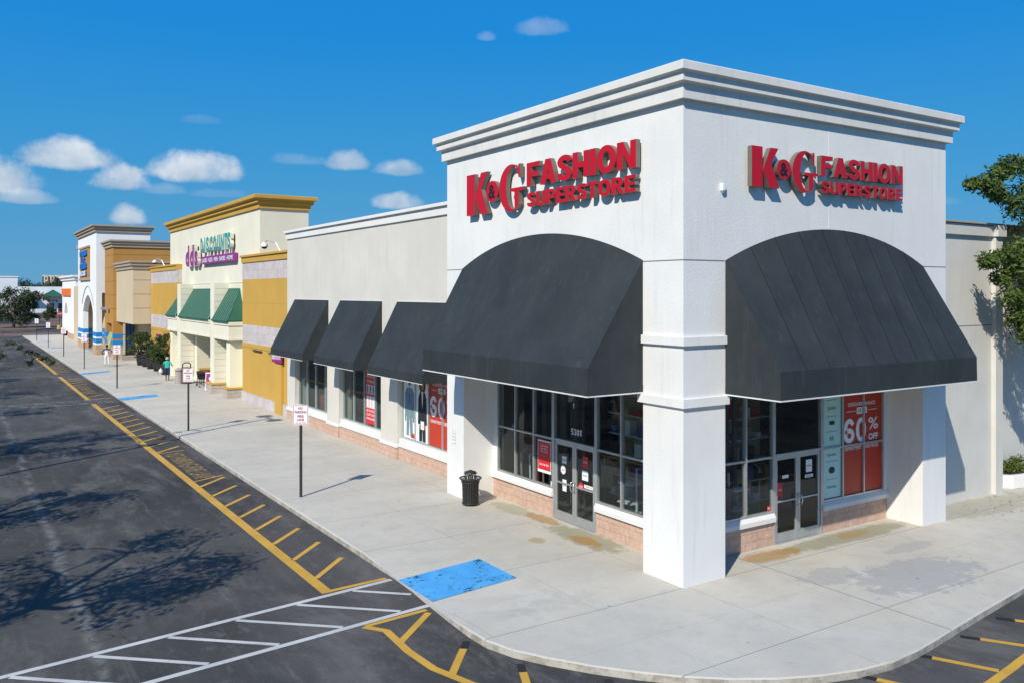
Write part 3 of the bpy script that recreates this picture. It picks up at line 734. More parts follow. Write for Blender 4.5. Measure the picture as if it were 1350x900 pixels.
big_awning(FR(0), 1.27, 8.83, 1.29, 8.76, 1.50, 7.0, 7.82, 4.655, 4.06, 9, '')

# generic aluminium storefront in facade coordinates
def window_part(parent, T, us, zs, dglass=.03, fr='aluminium', w=.055, name='window'):
    """us: mullion centres left to right; zs: rail centres"""
    b = MB(); b.T = T
    for i, u in enumerate(us):
        lo = u if i == 0 else u - w / 2; hi = u if i == len(us) - 1 else u + w / 2
        if i == 0: hi = u + w
        if i == len(us) - 1: lo = u - w
        b.box(lo, hi, -.05, .06, zs[0], zs[-1])
    for j, z in enumerate(zs):
        z0 = z if j == 0 else z - w / 2; z1 = z + w / 2 if j < len(zs) - 1 else z
        if j == 0: z1 = z + w
        if j == len(zs) - 1: z0 = z - w
        for i in range(len(us) - 1):
            a = us[i] + (w if i == 0 else w / 2); c = us[i + 1] - (w if i == len(us) - 2 else w / 2)
            b.box(a, c, -.045, .052, z0, z1)
    o = b.build(name, fr, parent, bevel=.004)
    b = MB(); b.T = T; g_ = (us[0] + .01, us[-1] - .01, zs[0] + .01, zs[-1] - .01); b.add([(g_[0], -.008, g_[2]), (g_[1], -.008, g_[2]), (g_[1], -.008, g_[3]), (g_[0], -.008, g_[3])], [(0, 1, 2, 3)]); b.build('glass', 'glass', o)
    return o
def door_part(parent, T, u0, u1, z1, handle_right):
    b = MB(); b.T = T; w = .085
    b.box(u0, u0 + w, -.03, .03, .02, z1); b.box(u1 - w, u1, -.03, .03, .02, z1)
    b.box(u0 + w, u1 - w, -.028, .028, z1 - .10, z1); b.box(u0 + w, u1 - w, -.028, .028, .02, .25); b.box(u0 + w, u1 - w, -.02, .035, 1.02, 1.06)
    o = b.build('door', 'aluminium', parent, bevel=.004)
    b = MB(); b.T = T; g_ = (u0 + w - .01, u1 - w + .01, .24, z1 - .09); b.add([(g_[0], -.002, g_[2]), (g_[1], -.002, g_[2]), (g_[1], -.002, g_[3]), (g_[0], -.002, g_[3])], [(0, 1, 2, 3)]); b.build('glass', 'glass', o)
    hu = u1 - .05 if handle_right else u0 + .05
    pts = [(hu, .03, .88), (hu, .10, .90), (hu + (-.03 if handle_right else .03), .11, 1.02), (hu, .10, 1.14), (hu, .03, 1.16)]
    b = MB(); b.T = T; b.tube(pts, .014, 8); b.build('handle', 'chrome', o, smooth=True)
    return o
TL, TR = FL(1.10), FR(1.10)
def storefront(T, left, door, right, ulo, uhi):
    """left/right: mullion lists; door (u0,u1)"""
    window_part(kg, T, left, (.80, 2.19, 4.20)); window_part(kg, T, right, (.80, 2.19, 4.20))
    window_part(kg, T, [door[0], door[1]], (2.19, 4.20), name='transom_window')
    b = MB(); b.T = T
    b.box(door[0], door[0] + .06, -.05, .06, 0, 2.19); b.box(door[1] - .06, door[1], -.05, .06, 0, 2.19); build_each(b, 'door_frame', 'aluminium', kg, bevel=.004)
    mid = (door[0] + door[1]) / 2
    door_part(kg, T, door[0] + .065, mid - .004, 2.185, True); door_part(kg, T, mid + .004, door[1] - .065, 2.185, False)
    b = MB(); b.T = T; b.box(door[0] + .06, door[1] - .06, -.06, .09, 0, .018); b.build('threshold', 'aluminium', kg)
    for us in (left, right):
        a, c = us[0], us[-1]
        if us is left: a = ulo
        else: c = uhi
        b = MB(); b.T = T; b.box(a, c, -.10, .035, 0, .585); b.build('block_base', 'pink_block', kg)
        b = MB(); b.T = T; b.prism([(-.10, .589), (.13, .589), (.13, .70), (.02, .80), (-.10, .80)], a, c, 'x') if False else \
            b.add([(u, d, z) for u in (a, c) for d, z in ((-.10, .588), (.115, .588), (.115, .70), (.055, .796), (-.10, .796))], [(0, 1, 2, 3, 4), (9, 8, 7, 6, 5)] + [(i, (i + 1) % 5, 5 + (i + 1) % 5, 5 + i) for i in range(5)])
        b.build('sill', 'sill_white', kg)
storefront(TL, [-9.12, -8.13, -7.16, -6.19], (-6.19, -4.28), [-4.28, -3.27, -2.40, -1.35], -9.38, -1.27)
storefront(TR, [1.35, 2.22, 3.13, 4.14], (4.14, 6.02), [6.02, 6.89, 7.80, 8.70], 1.27, 8.86)
b = MB(); b.box(1.04, 1.14, 9.12, 9.38, .8, 4.22); b.box(8.70, 8.86, 1.04, 1.14, .8, 4.22); build_each(b, 'jamb_panel', 'sill_white', kg)
# rest of tower shell
b = MB(); b.box(TX - .15, TX, 1.45, TY, 0, 4.22); b.box(1.45, TX - .15, TY - .15, TY, 0, 4.22); b.build('back_wall', 'interior_dark', kg)
b = MB(); b.box(1.2, TX - .15, 1.2, TY - .15, .003, .012); b.build('shop_floor', 'interior_floor', kg)
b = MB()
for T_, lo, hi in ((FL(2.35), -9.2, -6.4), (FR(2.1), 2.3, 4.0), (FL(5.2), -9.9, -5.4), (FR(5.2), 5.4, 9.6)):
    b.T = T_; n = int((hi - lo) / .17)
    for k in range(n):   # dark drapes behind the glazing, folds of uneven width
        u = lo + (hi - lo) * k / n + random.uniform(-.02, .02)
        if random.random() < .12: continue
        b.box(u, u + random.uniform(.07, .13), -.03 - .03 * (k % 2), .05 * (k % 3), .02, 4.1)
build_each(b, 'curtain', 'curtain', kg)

# grey wing
b = MB(); WX = 1.0; WZ = 8.92
piers = [(10.42, 12.0), (16.14, 17.63), (22.0, 23.4), (27.72, 28.88)]
bays = [(12.0, 16.14), (17.63, 22.0), (23.4, 27.72)]
b.box(WX, 9.5, 10.42, 28.88, 3.40, WZ)
for y0, y1 in piers: b.box(WX, WX + .6, y0, y1, .58, 3.40)
b.build('wing_wall', 'wing_grey', kg)
b = MB()
for y0, y1 in piers: b.box(WX - .06, WX + .6, y0 - .02, y1 + .02, .44, .575)
for y0, y1 in bays: b.box(WX + .06, WX + .45, y0 + .021, y1 - .021, .62, .80)
for y0, y1 in bays: b.box(WX + .0, WX + .45, y0 + .021, y1 - .021, .50, .617)
build_each(b, 'wing_sill', 'sill_white', kg, bevel=.01)
b = MB()
for y0, y1 in piers: b.box(WX - .03, WX + .6, y0, y1, 0, .44)
for y0, y1 in bays: b.box(WX + .05, WX + .45, y0 + .001, y1 - .001, 0, .497)
build_each(b, 'wing_base', 'pink_block', kg)
b = MB(); b.box(WX - .07, 9.6, 10.42, 28.95, WZ, WZ + .30); b.box(WX - .16, 9.7, 10.42, 29.04, WZ + .30, WZ + .42); b.build('parapet_cap', 'sill_white', kg, bevel=.01)
b = MB(); b.box(9.35, 9.5, 10.42, 28.88, 0, 3.4); b.box(1.6, 9.35, 28.73, 28.88, 0, 3.4); b.build('wing_back_wall', 'interior_dark', kg)
b = MB(); b.box(1.46, 9.35, 10.45, 28.7, .003, .012); b.build('wing_floor', 'interior_floor', kg)
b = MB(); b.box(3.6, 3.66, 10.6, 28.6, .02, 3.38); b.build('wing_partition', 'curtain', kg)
TW = FL(1.24)
wins = [([-27.70, -26.56, -25.40, -24.15, -23.42]), ([-21.98, -20.84, -19.70, -18.62, -17.65]), ([-16.12, -15.05, -14.0, -12.95, -12.0])]
for us in wins: window_part(kg, TW, us, (.80, 3.40), fr='frame_pale', w=.05)

def small_awning(y0, y1):
    T = FL(WX); b = MB(); b.T = T; zt, zv, zb, dep = 5.93, 3.60, 3.30, 1.2
    u0, u1 = -y1, -y0; n = 12; rows = 6; vs = []
    for j in range(rows + 1):
        q = j / rows
        for i in range(n + 1):
            sag = -.03 * math.sin(math.pi * q) * math.sin(math.pi * i / n); vs.append((u0 + (u1 - u0) * i / n, .01 + (dep - .01) * q + sag * .4, zt + (zv - zt) * q + sag))
    k = len(vs); vs += [(u0 + (u1 - u0) * i / n, dep + .008, zb) for i in range(n + 1)]
    fs = [(j * (n + 1) + i, j * (n + 1) + i + 1, (j + 1) * (n + 1) + i + 1, (j + 1) * (n + 1) + i) for j in range(rows) for i in range(n)] + [(rows * (n + 1) + i, rows * (n + 1) + i + 1, k + i + 1, k + i) for i in range(n)]
    b.add(vs, fs)
    for u in (u0, u1): b.add([(u, .01, zt), (u, .01, zb), (u, dep + .008, zb), (u, dep, zv)], [(0, 1, 2, 3)])
    aw = b.build('awning', 'awning_cloth', kg); sm = aw.modifiers.new('thick', 'SOLIDIFY'); sm.thickness = .01
    b = MB(); b.T = T; b.box(u0, u1, dep - .005, dep + .018, zb - .02, zb); b.box(u0, u1, -.0, .02, zt + .002, zt + .02); build_each(b, 'edge_trim', 'awning_edge', aw)
small_awning(23.24, 27.74); small_awning(17.52, 21.82); small_awning(11.72, 16.14)

# rear wing to the right of the tower
b = MB(); b.box(TX, 14.25, 1.0, 8, 0, 8.02); b.box(14.25, 14.66, .86, 8, 0, 8.02); b.box(14.66, 40, 1.7, 8, 0, 8.02)
b.build('rear_wall', 'rear_grey', kg)
b = MB(); b.box(TX, 14.25, .995, 1.0, 5.26, 5.285); b.box(14.66, 40, 1.695, 1.7, 5.26, 5.285); build_each(b, 'rear_joint', 'groove', kg)
b = MB(); b.box(TX, 14.2, .90, 8, 8.02, 8.36); b.box(14.2, 14.71, .76, 8, 8.02, 8.37); b.box(14.71, 40, 1.6, 8, 8.02, 8.36)
b.box(TX, 40, .84, 8.2, 8.375, 8.43, 1); b.build('rear_parapet', ['rear_grey', 'tan_trim'], kg, bevel=.01)

# wall-mounted things on the tower
s_ = thing('security_light', 'tiny white sensor box on the right face of the tower', 'sensor', (1.14, 0, 8.55))
b = MB(); b.box(1.10, 1.19, -.09, 0, 8.52, 8.68); b.build('housing', 'poster_white', s_, bevel=.01); b = MB(); b.lathe((1.145, -.05, 8.47), [(.001, 0), (.03, .01), (.03, .05)], 10); b.build('lens', 'chrome', s_)
b = MB(); b.box(-.012, 0, 9.86, 10.06, 1.62, 2.02, 0); T = FL(0)
b.T = T; b.box(-10.05, -9.87, .012, .014, 1.63, 2.01, 1); add_text(b, 'NO', lambda u, d, z: (u, d, z), -9.96, 1.90, .016, .06, None, 0, 0, 2); add_text(b, 'PARKING', lambda u, d, z: (u, d, z), -9.96, 1.80, .016, .05, .15, 0, 0, 2); add_text(b, 'FIRE LANE', lambda u, d, z: (u, d, z), -9.96, 1.71, .016, .05, .15, 0, 0, 2)
tag(b.build('wall_sign', ['chrome', 'poster_white', 'sign_border']), 'small grey notice plate on the left pillar of the white tower', 'sign')

# big red store signs
def kg_sign(T, u0, v0, k, lab):
    O = T(u0, 0, v0); root = thing('store_sign', lab, 'sign', O, 'red channel letter store signs')
    d0, d1 = .07, .195
    def L(ch, u, v, w, h):
        b = MB(); add_glyph(b, ch, T, u0 + u * k, v0 + v * k, w * k, h * k, d0, d1); b.build('letter', ['sign_red', 'sign_side'], root)
    L('K', 0, 0, 1.22, 1.2)
    b = MB(); c = (u0 + 1.43 * k, v0 + .60 * k); r_ = .325 * k
    ring = [(c[0] + r_ * math.cos(R(a)), c[1] + r_ * .92 * math.sin(R(a))) for a in range(0, 360, 10)]
    n = len(ring)
    b.add([T(a, d0, z) for a, z in ring] + [T(a, d1, z) for a, z in ring], [tuple(range(n, 2 * n)), tuple(range(n))] + [(i, (i + 1) % n, n + (i + 1) % n, n + i) for i in range(n)], [0, 1] + [1] * n)
    disc = b.build('ampersand_disc', ['sign_red', 'sign_side'], root)
    b = MB(); add_text(b, '&', T, c[0], c[1] - .19 * k, d1 + .006, .40 * k, None, 0, .03); b.build('ampersand', 'black', disc)
    L('G', 1.82, -.02, 1.22, 1.24)
    def word(s, u, v, W_, h):
        ws = [GLY[c][1] * h if c in GLY else h for c in s]; gap = (W_ * 1.0) ; tot = sum(ws); g = .055 * h * (len(s) - 1); kx = (W_ - g) / tot
        x = u
        for c, w in zip(s, ws): L(c, x, v, w * kx, h); x += w * kx + .055 * h
    word('FASHION', 3.19, .54, 4.38, .635); word('SUPERSTORE', 3.20, 0, 4.36, .385)
kg_sign(FL(0), -8.86, 8.555, 1.0, 'large red letters spelling the store name on the left face of the white tower')
kg_sign(FR(0), 1.91, 8.665, .757, 'smaller red letters spelling the store name on the right face of the white tower')

# posters and window notices
def poster(name, T, u0, u1, z0, z1, d, mat, lab, cat='poster', org=None, group=None):
    b = MB(); b.T = T; b.box(u0, u1, d, d + .004, z0, z1, 0); return b
def finish(b, name, mats, lab, cat='poster', group=None):
    b.T = None; return tag(b.build(name, mats), lab, cat, group)
I3 = lambda u, d, z: (u, d, z)
def big60(T, u0, u1, z0, z1, um, d, lab):
    """red poster over two lights: one sheet per light, artwork spans both"""
    b = MB(); b.T = T; b.box(u0, u1, d, d + .004, z0, z1, 0)
    w = u1 - u0; cx_ = (u0 + u1) / 2 - .03; e = d + .008; zc = z0 + (z1 - z0) * .44
    k = w / 1.74
    add_text(b, 'DESIGNER BRANDS', I3, cx_, zc + .95 * k, e, .10 * k, 1.22 * k, 0, .01, 1)
    b.box(cx_ - .68 * k, cx_ - .28 * k, e, e + .001, zc + .80 * k, zc + .815 * k, 1); b.box(cx_ + .28 * k, cx_ + .68 * k, e, e + .001, zc + .80 * k, zc + .815 * k, 1)
    b.box(cx_ - .23 * k, cx_ + .23 * k, e, e + .001, zc + .72 * k, zc + .90 * k, 1); add_text(b, 'UP TO', I3, cx_, zc + .765 * k, e + .004, .09 * k, .34 * k, 0, .02, 0)
    add_flat(b, '60', I3, cx_ - .30 * k, zc - .05 * k, e, .66 * k, .98 * k, 1)
    add_text(b, '%', I3, cx_ + .52 * k, zc + .26 * k, e, .34 * k, .44 * k, 0, .01, 1); add_text(b, 'OFF', I3, cx_ + .52 * k, zc - .03 * k, e, .17 * k, .44 * k, 0, .03, 1)
    add_text(b, 'DEPARTMENT STORE PRICES', I3, cx_, zc - .25 * k, e, .10 * k, 1.5 * k, 0, .01, 1)
    return finish(b, 'sale_poster', ['poster_red', 'poster_white'], lab)
E_ = .008
big60(TR, 6.93, 8.64, .87, 4.1, 0, E_, 'red 60 percent off poster beside the right entrance doors')
big60(TW, -13.97, -12.05, .86, 3.35, 0, E_, 'bright red 60 percent off poster behind the nearest small awning')
b = MB(); b.T = TR; b.box(6.08, 6.84, E_, E_ + .004, .87, 4.1, 0); e = E_ + .008
for z in (3.45, 3.02, 2.62, 1.83, 1.36): b.box(6.22, 6.70, e, e + .001, z, z + .008, 1)
add_text(b, 'NEW YORK', I3, 6.46, 3.62, e, .05, .40, 0, .01, 1); add_text(b, 'Jones', I3, 6.46, 3.20, e, .11, .34, 0, 0, 1); b.box(6.36, 6.57, e, e + .001, 2.80, 2.90, 1)
add_text(b, 'AK', I3, 6.46, 2.38, e, .13, .2, 0, 0, 1); add_text(b, 'NINE WEST', I3, 6.46, 1.98, e, .05, .38, 0, .01, 1)
b.add([(6.46 + .13 * math.cos(R(a)), e + .001, 1.60 + .09 * math.sin(R(a))) for a in range(0, 360, 20)], [tuple(range(18))], 1)
add_text(b, 'Calvin Klein', I3, 6.46, 1.13, e, .07, .38, 0, 0, 1)
finish(b, 'brand_poster', ['poster_teal', 'poster_ink'], 'pale teal poster listing brand names beside the right entrance doors')
b = MB(); b.T = TL; b.box(-6.99, -6.34, E_, E_ + .004, 1.16, 2.08, 0); e = E_ + .006; b.box(-6.97, -6.36, e, e + .002, 1.24, 2.04, 1)
for z, s in ((1.90, 'NOW HIRING'), (1.82, 'FASHION CONSULTANTS'), (1.74, 'APPLY TODAY')): add_text(b, s, I3, -6.665, z, e + .005, .045, .36, 0, .01, 0)
add_text(b, 'JOIN OUR TEAM', I3, -6.665, 1.36, e + .005, .06, .46, 0, .01, 0)
finish(b, 'notice_poster', ['poster_white', 'poster_bright_red'], 'red notice poster in the window left of the left entrance doors')
b = MB(); b.T = TL; b.box(-3.13, -3.09, -.004, .001, 3.4, 3.6) ; b = MB()
add_flat(b, '5301', TL, -5.18, 2.43, .006, .17, .46); add_flat(b, '1', TL, -5.3, 3.15, .006, .14, .05)
tag(b.build('address_number', 'white_paint'), 'white street number 5301 on the glass above the left entrance doors', 'number')
# stickers: one set object per notice
def sticker(T, u0, u1, z0, z1, mats, lab, words=None, rnd=False):
    b = MB(); b.T = T; d = .006
    if rnd: b.add([((u0 + u1) / 2 + (u1 - u0) / 2 * math.cos(R(a)), d, (z0 + z1) / 2 + (z1 - z0) / 2 * math.sin(R(a))) for a in range(0, 360, 20)], [tuple(range(18))])
    else: b.box(u0, u1, d - .002, d, z0, z1)
    if words: add_text(b, words, I3, (u0 + u1) / 2, (z0 + z1) / 2 - .02, d + .003, .045, (u1 - u0) * .7, 0, .01, 1)
    return tag(b.build('door_sticker', mats), lab, 'sticker')
sticker(TL, -5.82, -5.62, 1.58, 1.78, ['poster_white', 'poster_ink'], 'square white notice high on the left leaf of the left doors', 'OPEN')
sticker(TL, -5.88, -5.66, 1.28, 1.52, ['poster_white', 'sign_red'], 'round white decal on the left leaf of the left doors', 'SALE', True)
sticker(TL, -5.80, -5.62, .82, 1.14, ['poster_white', 'poster_ink'], 'tall white hours notice low on the left leaf of the left doors', 'HOURS')
sticker(TL, -4.90, -4.66, 1.62, 1.92, ['poster_bright_red', 'poster_white'], 'red card high on the right leaf of the left doors', 'SALE')
sticker(TL, -4.92, -4.66, 1.28, 1.54, ['poster_white', 'poster_ink'], 'white card under the red card on the left doors', 'NOTICE')
sticker(TL, -5.08, -4.86, .98, 1.20, ['poster_bright_red', 'poster_white'], 'round red decal beside the left door handle', 'STOP', True)
sticker(TL, -4.83, -4.42, 1.08, 1.17, ['poster_white', 'poster_bright_red'], 'white and red strip beside the round red decal', 'THANK YOU')
sticker(TL, -6.36, -6.22, .84, .98, ['poster_white', 'poster_ink'], 'tiny white card in the window corner beside the left doors')
sticker(TR, 4.32, 4.50, 1.16, 1.50, ['poster_bright_red', 'poster_white'], 'red hanging card on the left leaf of the right doors', 'SALE')
sticker(TR, 4.50, 4.74, 1.60, 1.68, ['poster_white', 'sign_red'], 'pink and white strip on the left leaf of the right doors')
sticker(TR, 5.42, 5.66, 1.66, 1.98, ['poster_white', 'poster_ink'], 'white framed notice on the right leaf of the right doors', 'HOURS')
sticker(TR, 5.38, 5.70, 1.52, 1.60, ['poster_white', 'poster_ink'], 'narrow white strip under the framed notice on the right doors', 'PULL')
sticker(TR, 3.93, 4.06, .86, .99, ['poster_red', 'poster_white'], 'small orange red decal low in the window left of the right doors', '60')
# fashion posters: man and woman in suits, and a red list poster
def ell(cx_, cz, rx, rz, n=18): return [(cx_ + rx * math.cos(2 * math.pi * k / n), cz + rz * math.sin(2 * math.pi * k / n)) for k in range(n)]
def flat(b, pts, d, mi): b.add([(p[0], d, p[1]) for p in pts], [tuple(range(len(pts)))], mi)
b = MB(); b.T = TW; b.box(-16.05, -15.08, E_, E_ + .004, .86, 3.35, 0); c = -15.56; e = E_ + .007
flat(b, [(c - .27, .95), (c - .06, .95), (c, 1.70), (c + .06, .95), (c + .27, .95), (c + .22, 2.1), (c - .22, 2.1)], e, 1)
flat(b, [(c - .40, 1.62), (c - .30, 1.58), (c - .26, 1.66), (c + .26, 1.66), (c + .30, 1.58), (c + .40, 1.62), (c + .36, 2.55), (c + .24, 2.72), (c, 2.80), (c - .24, 2.72), (c - .36, 2.55)], e + .001, 1)
flat(b, [(c - .05, 2.76), (c + .05, 2.76), (c + .015, 2.05), (c - .015, 2.05)], e + .0025, 2); flat(b, [(c - .09, 2.8), (c + .09, 2.8), (c, 2.2)], e + .002, 0); 
flat(b, [(c - .04, 2.74), (c + .04, 2.74), (c + .035, 2.2), (c, 2.12), (c - .035, 2.2)], e + .003, 2)
flat(b, ell(c, 2.98, .115, .165), e + .002, 3); flat(b, ell(c, 3.10, .12, .09), e + .003, 4); flat(b, ell(c - .33, 1.55, .05, .07), e + .002, 3); flat(b, ell(c + .33, 1.55, .05, .07), e + .002, 3)
flat(b, [(c + .10, .90), (c + .42, .90), (c + .42, 1.05), (c + .20, 1.10)], e + .002, 5)
finish(b, 'fashion_poster', ['poster_white', 'suit_grey', 'tie_blue', 'skin_dark', 'hair_black', 'poster_red'], 'window poster of a man in a blue grey suit and blue tie')
b = MB(); b.T = TW; b.box(-15.02, -14.03, E_, E_ + .004, .86, 3.35, 0); c = -14.52
flat(b, [(c - .26, .88), (c - .02, .88), (c, 1.5), (c + .02, .88), (c + .26, .88), (c + .24, 1.9), (c - .24, 1.9)], e, 1)
flat(b, [(c - .36, 1.50), (c + .36, 1.50), (c + .32, 2.45), (c + .20, 2.66), (c, 2.74), (c - .20, 2.66), (c - .32, 2.45)], e + .001, 1)
flat(b, [(c - .07, 2.7), (c + .07, 2.7), (c, 2.05)], e + .002, 0); flat(b, ell(c, 2.92, .26, .30), e + .0015, 3); flat(b, ell(c, 2.90, .105, .155), e + .003, 2)
flat(b, [(c - .13, 1.32), (c + .13, 1.32), (c + .13, 1.62), (c - .13, 1.62)], e + .002, 0); flat(b, ell(c - .17, 1.44, .07, .09), e + .003, 4); flat(b, ell(c + .17, 1.44, .07, .09), e + .003, 4)
finish(b, 'fashion_poster', ['poster_white', 'suit_dark', 'skin_mid', 'hair_brown', 'skin_mid'], 'window poster of a curly haired woman in a black suit')
b = MB(); b.T = TW; b.box(-19.60, -18.68, E_, E_ + .004, .92, 3.35, 0)
for z, s, h in ((3.02, 'MEMORIAL DAY', .10), (2.82, '4 DAYS OF SAVINGS', .09), (2.62, 'TWO WEEKS ONLY', .10), (1.42, 'GET AN EXTRA', .09), (1.26, '25 OFF YOUR', .09), (1.10, 'PURCHASE', .09)): add_text(b, s, I3, -19.14, z, e, h, .78, 0, .015, 1)
for k in range(3):
    uu = -19.42 + .28 * k; flat(b, [(uu - .11, 2.16), (uu + .11, 2.16), (uu + .11, 2.52), (uu - .11, 2.52)], e, 1); flat(b, [(uu - .05, 2.18), (uu + .05, 2.18), (uu + .06, 2.44), (uu, 2.52), (uu - .06, 2.44)], e + .002, 2)
    flat(b, [(uu - .11, 1.58), (uu + .11, 1.58), (uu + .11, 2.06), (uu - .11, 2.06)], e, 1)
finish(b, 'list_poster', ['poster_bright_red', 'poster_white', 'navy_cloth'], 'tall red sale list poster in the middle wing window')

# pale display frames and shelves just behind the glass
for x, y, rz, lab in ((1.75, 3.75, 90, 'white display frame behind the glass right of the left entrance doors'), (3.55, 1.75, 0, 'white display frame behind the glass left of the right entrance doors')):
    r = thing('display_stand', lab, 'display stand', (x, y, .02), 'white display stands behind the glass', R(rz)); O = Vector((x, y, .02))
    for nm, bx_ in (('upright', (-.3, -.26, -.02, .02, 0, 1.75)), ('upright', (.26, .3, -.02, .02, 0, 1.75)), ('shelf', (-.26, .26, -.2, .2, 1.3, 1.33)), ('shelf', (-.26, .26, -.2, .2, .55, .58)), ('shelf', (-.26, .26, -.2, .2, .8, .83))):
        b = MB(); b.box(*bx_); b.v = [tuple(Vector(v) + O) for v in b.v]; b.build(nm, 'white_paint', r)
# wall shelves of goods deeper in the shop
for nm_, T_, lo, hi, lab in (('a', FL(3.0), -6.0, -2.2, 'tall wall shelf of folded goods seen through the left entrance glazing'), ('b', FR(3.0), 2.2, 6.2, 'tall wall shelf of folded goods seen through the right entrance glazing')):
    r = thing('wall_shelf', lab, 'shelf', T_((lo + hi) / 2, 0, 0), 'wall shelves inside the shop')
    b = MB(); b.T = T_; b.box(lo, hi, -.3, -.27, .02, 3.9); b.build('back_panel', 'garment_tan', r)
    for j in range(6):
        z = .5 + .58 * j; b = MB(); b.T = T_; b.box(lo, hi, -.27, .1, z, z + .025); b.build('shelf', 'white_paint', r)
        u = lo + .05
        while u < hi - .3 and j < 6:
            w = random.uniform(.16, .34); h = random.uniform(.12, .42); b = MB(); b.T = T_; b.box(u, u + w, -.22, .05, z + .028, z + .028 + h)
            b.build('folded_goods', random.choice(['garment_red', 'garment_blue', 'garment_white', 'garment_white', 'garment_tan', 'garment_black', 'navy_cloth']), r); u += w + random.uniform(.03, .4)
# shop interior: clothes racks just behind the glass
def rack(loc, rz, lab, ng=14):
    r = thing('clothes_rack', lab, 'clothes rack', loc, 'clothes racks inside the shop', rz)
    O = Vector(loc); 
    def mk(f, name, mat, par, smooth=False):
        b = MB(); f(b); b.v = [tuple(Vector(v) + O) for v in b.v]; return b.build(name, mat, par, smooth)
    mk(lambda b: b.tube([(-.7, 0, 1.5), (.7, 0, 1.5)], .015, 8), 'rail', 'chrome', r)
    for s in (-.7, .7):
        mk(lambda b: (b.tube([(s, 0, 0), (s, 0, 1.5)], .015, 8), b.tube([(s, -.3, .03), (s, .3, .03)], .015, 8)), 'leg', 'chrome', r)
    for k in range(ng):
        x = -.62 + 1.24 * k / (ng - 1); w = random.uniform(.02, .035); h = random.uniform(.7, 1.0)
        mk(lambda b: b.prism([(-.05, 1.47), (-.24, 1.38), (-.22, 1.47 - h), (.22, 1.47 - h), (.24, 1.38), (.05, 1.47)], x - w, x + w, 'x'), 'garment', random.choice(['garment_red', 'garment_blue', 'garment_white', 'garment_tan', 'garment_black', 'garment_black']), r)
for i, (x, y, a, l) in enumerate([(1.75, 7.9, 90, 'behind the glass left of the left entrance doors'), (2.2, 2.7, 75, 'behind the corner glass right of the left entrance doors'), (2.7, 1.9, 0, 'behind the glass left of the right entrance doors'),
                    (3.4, 6.4, 30, 'deep in the shop behind the left entrance'), (5.6, 3.2, 0, 'inside behind the right entrance doors'), (1.85, 19.9, 90, 'behind the middle wing window'), (1.85, 25.3, 90, 'behind the farthest wing window')]):
    rack((x, y, .02), R(a), 'chrome clothes rack with hanging garments ' + l)

# ------------------------------------------------------------------ BEIGE AND OCHRE STORE (discount store)
dd = thing('store_building', 'cream store with ochre cornice, green metal roofs and ochre side walls', 'store', (5, 45, 0))
DX = 1.55
b = MB(); b.box(DX, 4.4, 35.3, 59.4, 6.88, 11.2); b.box(DX, 4.4, 35.3, 42.0, 0, 6.88); b.box(DX, 4.4, 51.6, 59.4, 0, 6.88); b.box(3.4, 4.4, 42.0, 51.6, 0, 6.88); b.box(DX, 3.4, 42.0, 51.6, 3.6, 6.88)
b.build('wall', 'cream', dd)
b = MB(); cornice(b, DX, 4.4, 35.3, 59.4, [(0, 11.05), (.10, 11.05), (.10, 11.30), (.13, 11.33), (.24, 11.37), (.24, 11.53), (.28, 11.56), (.42, 11.62), (.42, 11.80), (.38, 11.83)]); b.build('cornice', 'ochre_trim', dd)
b = MB(); b.box(DX - .005, DX, 44.7, 44.73, 6.9, 11.05); b.box(DX - .03, DX, 35.3, 59.4, 6.86, 6.89); b.build('joint', 'cream_trim', dd)
for y0, y1 in ((41.8, 42.75), (51.3, 52.35)):
    b = MB(); b.box(.62, DX, y0, y1, .6, 6.88)
    for k in range(15): b.box(.66, DX - .02, y0 - .006, y0, .9 + .4 * k, .915 + .4 * k, 1)
    b.build('column', ['cream', 'tan_trim'], dd)
b = MB(); b.box(.75, DX, 38.6, 39.4, .5, 3.4); b.build('column', 'cream_trim', dd)
b = MB(); b.box(.75, DX, 54.7, 55.5, .0, 3.4); b.build('column', 'cream_trim', dd)
for y0, y1, x0 in ((41.62, 42.95, .42), (38.45, 39.6, .55)):
    b = MB(); b.box(x0, DX, y0, y1, 0, .52); o = b.build('stone_pier', 'grey_stone', dd)
    b = MB(); b.box(x0 - .05, DX, y0 - .05, y1 + .05, .524, .64); b.build('cap', 'ochre_trim', o, bevel=.02)
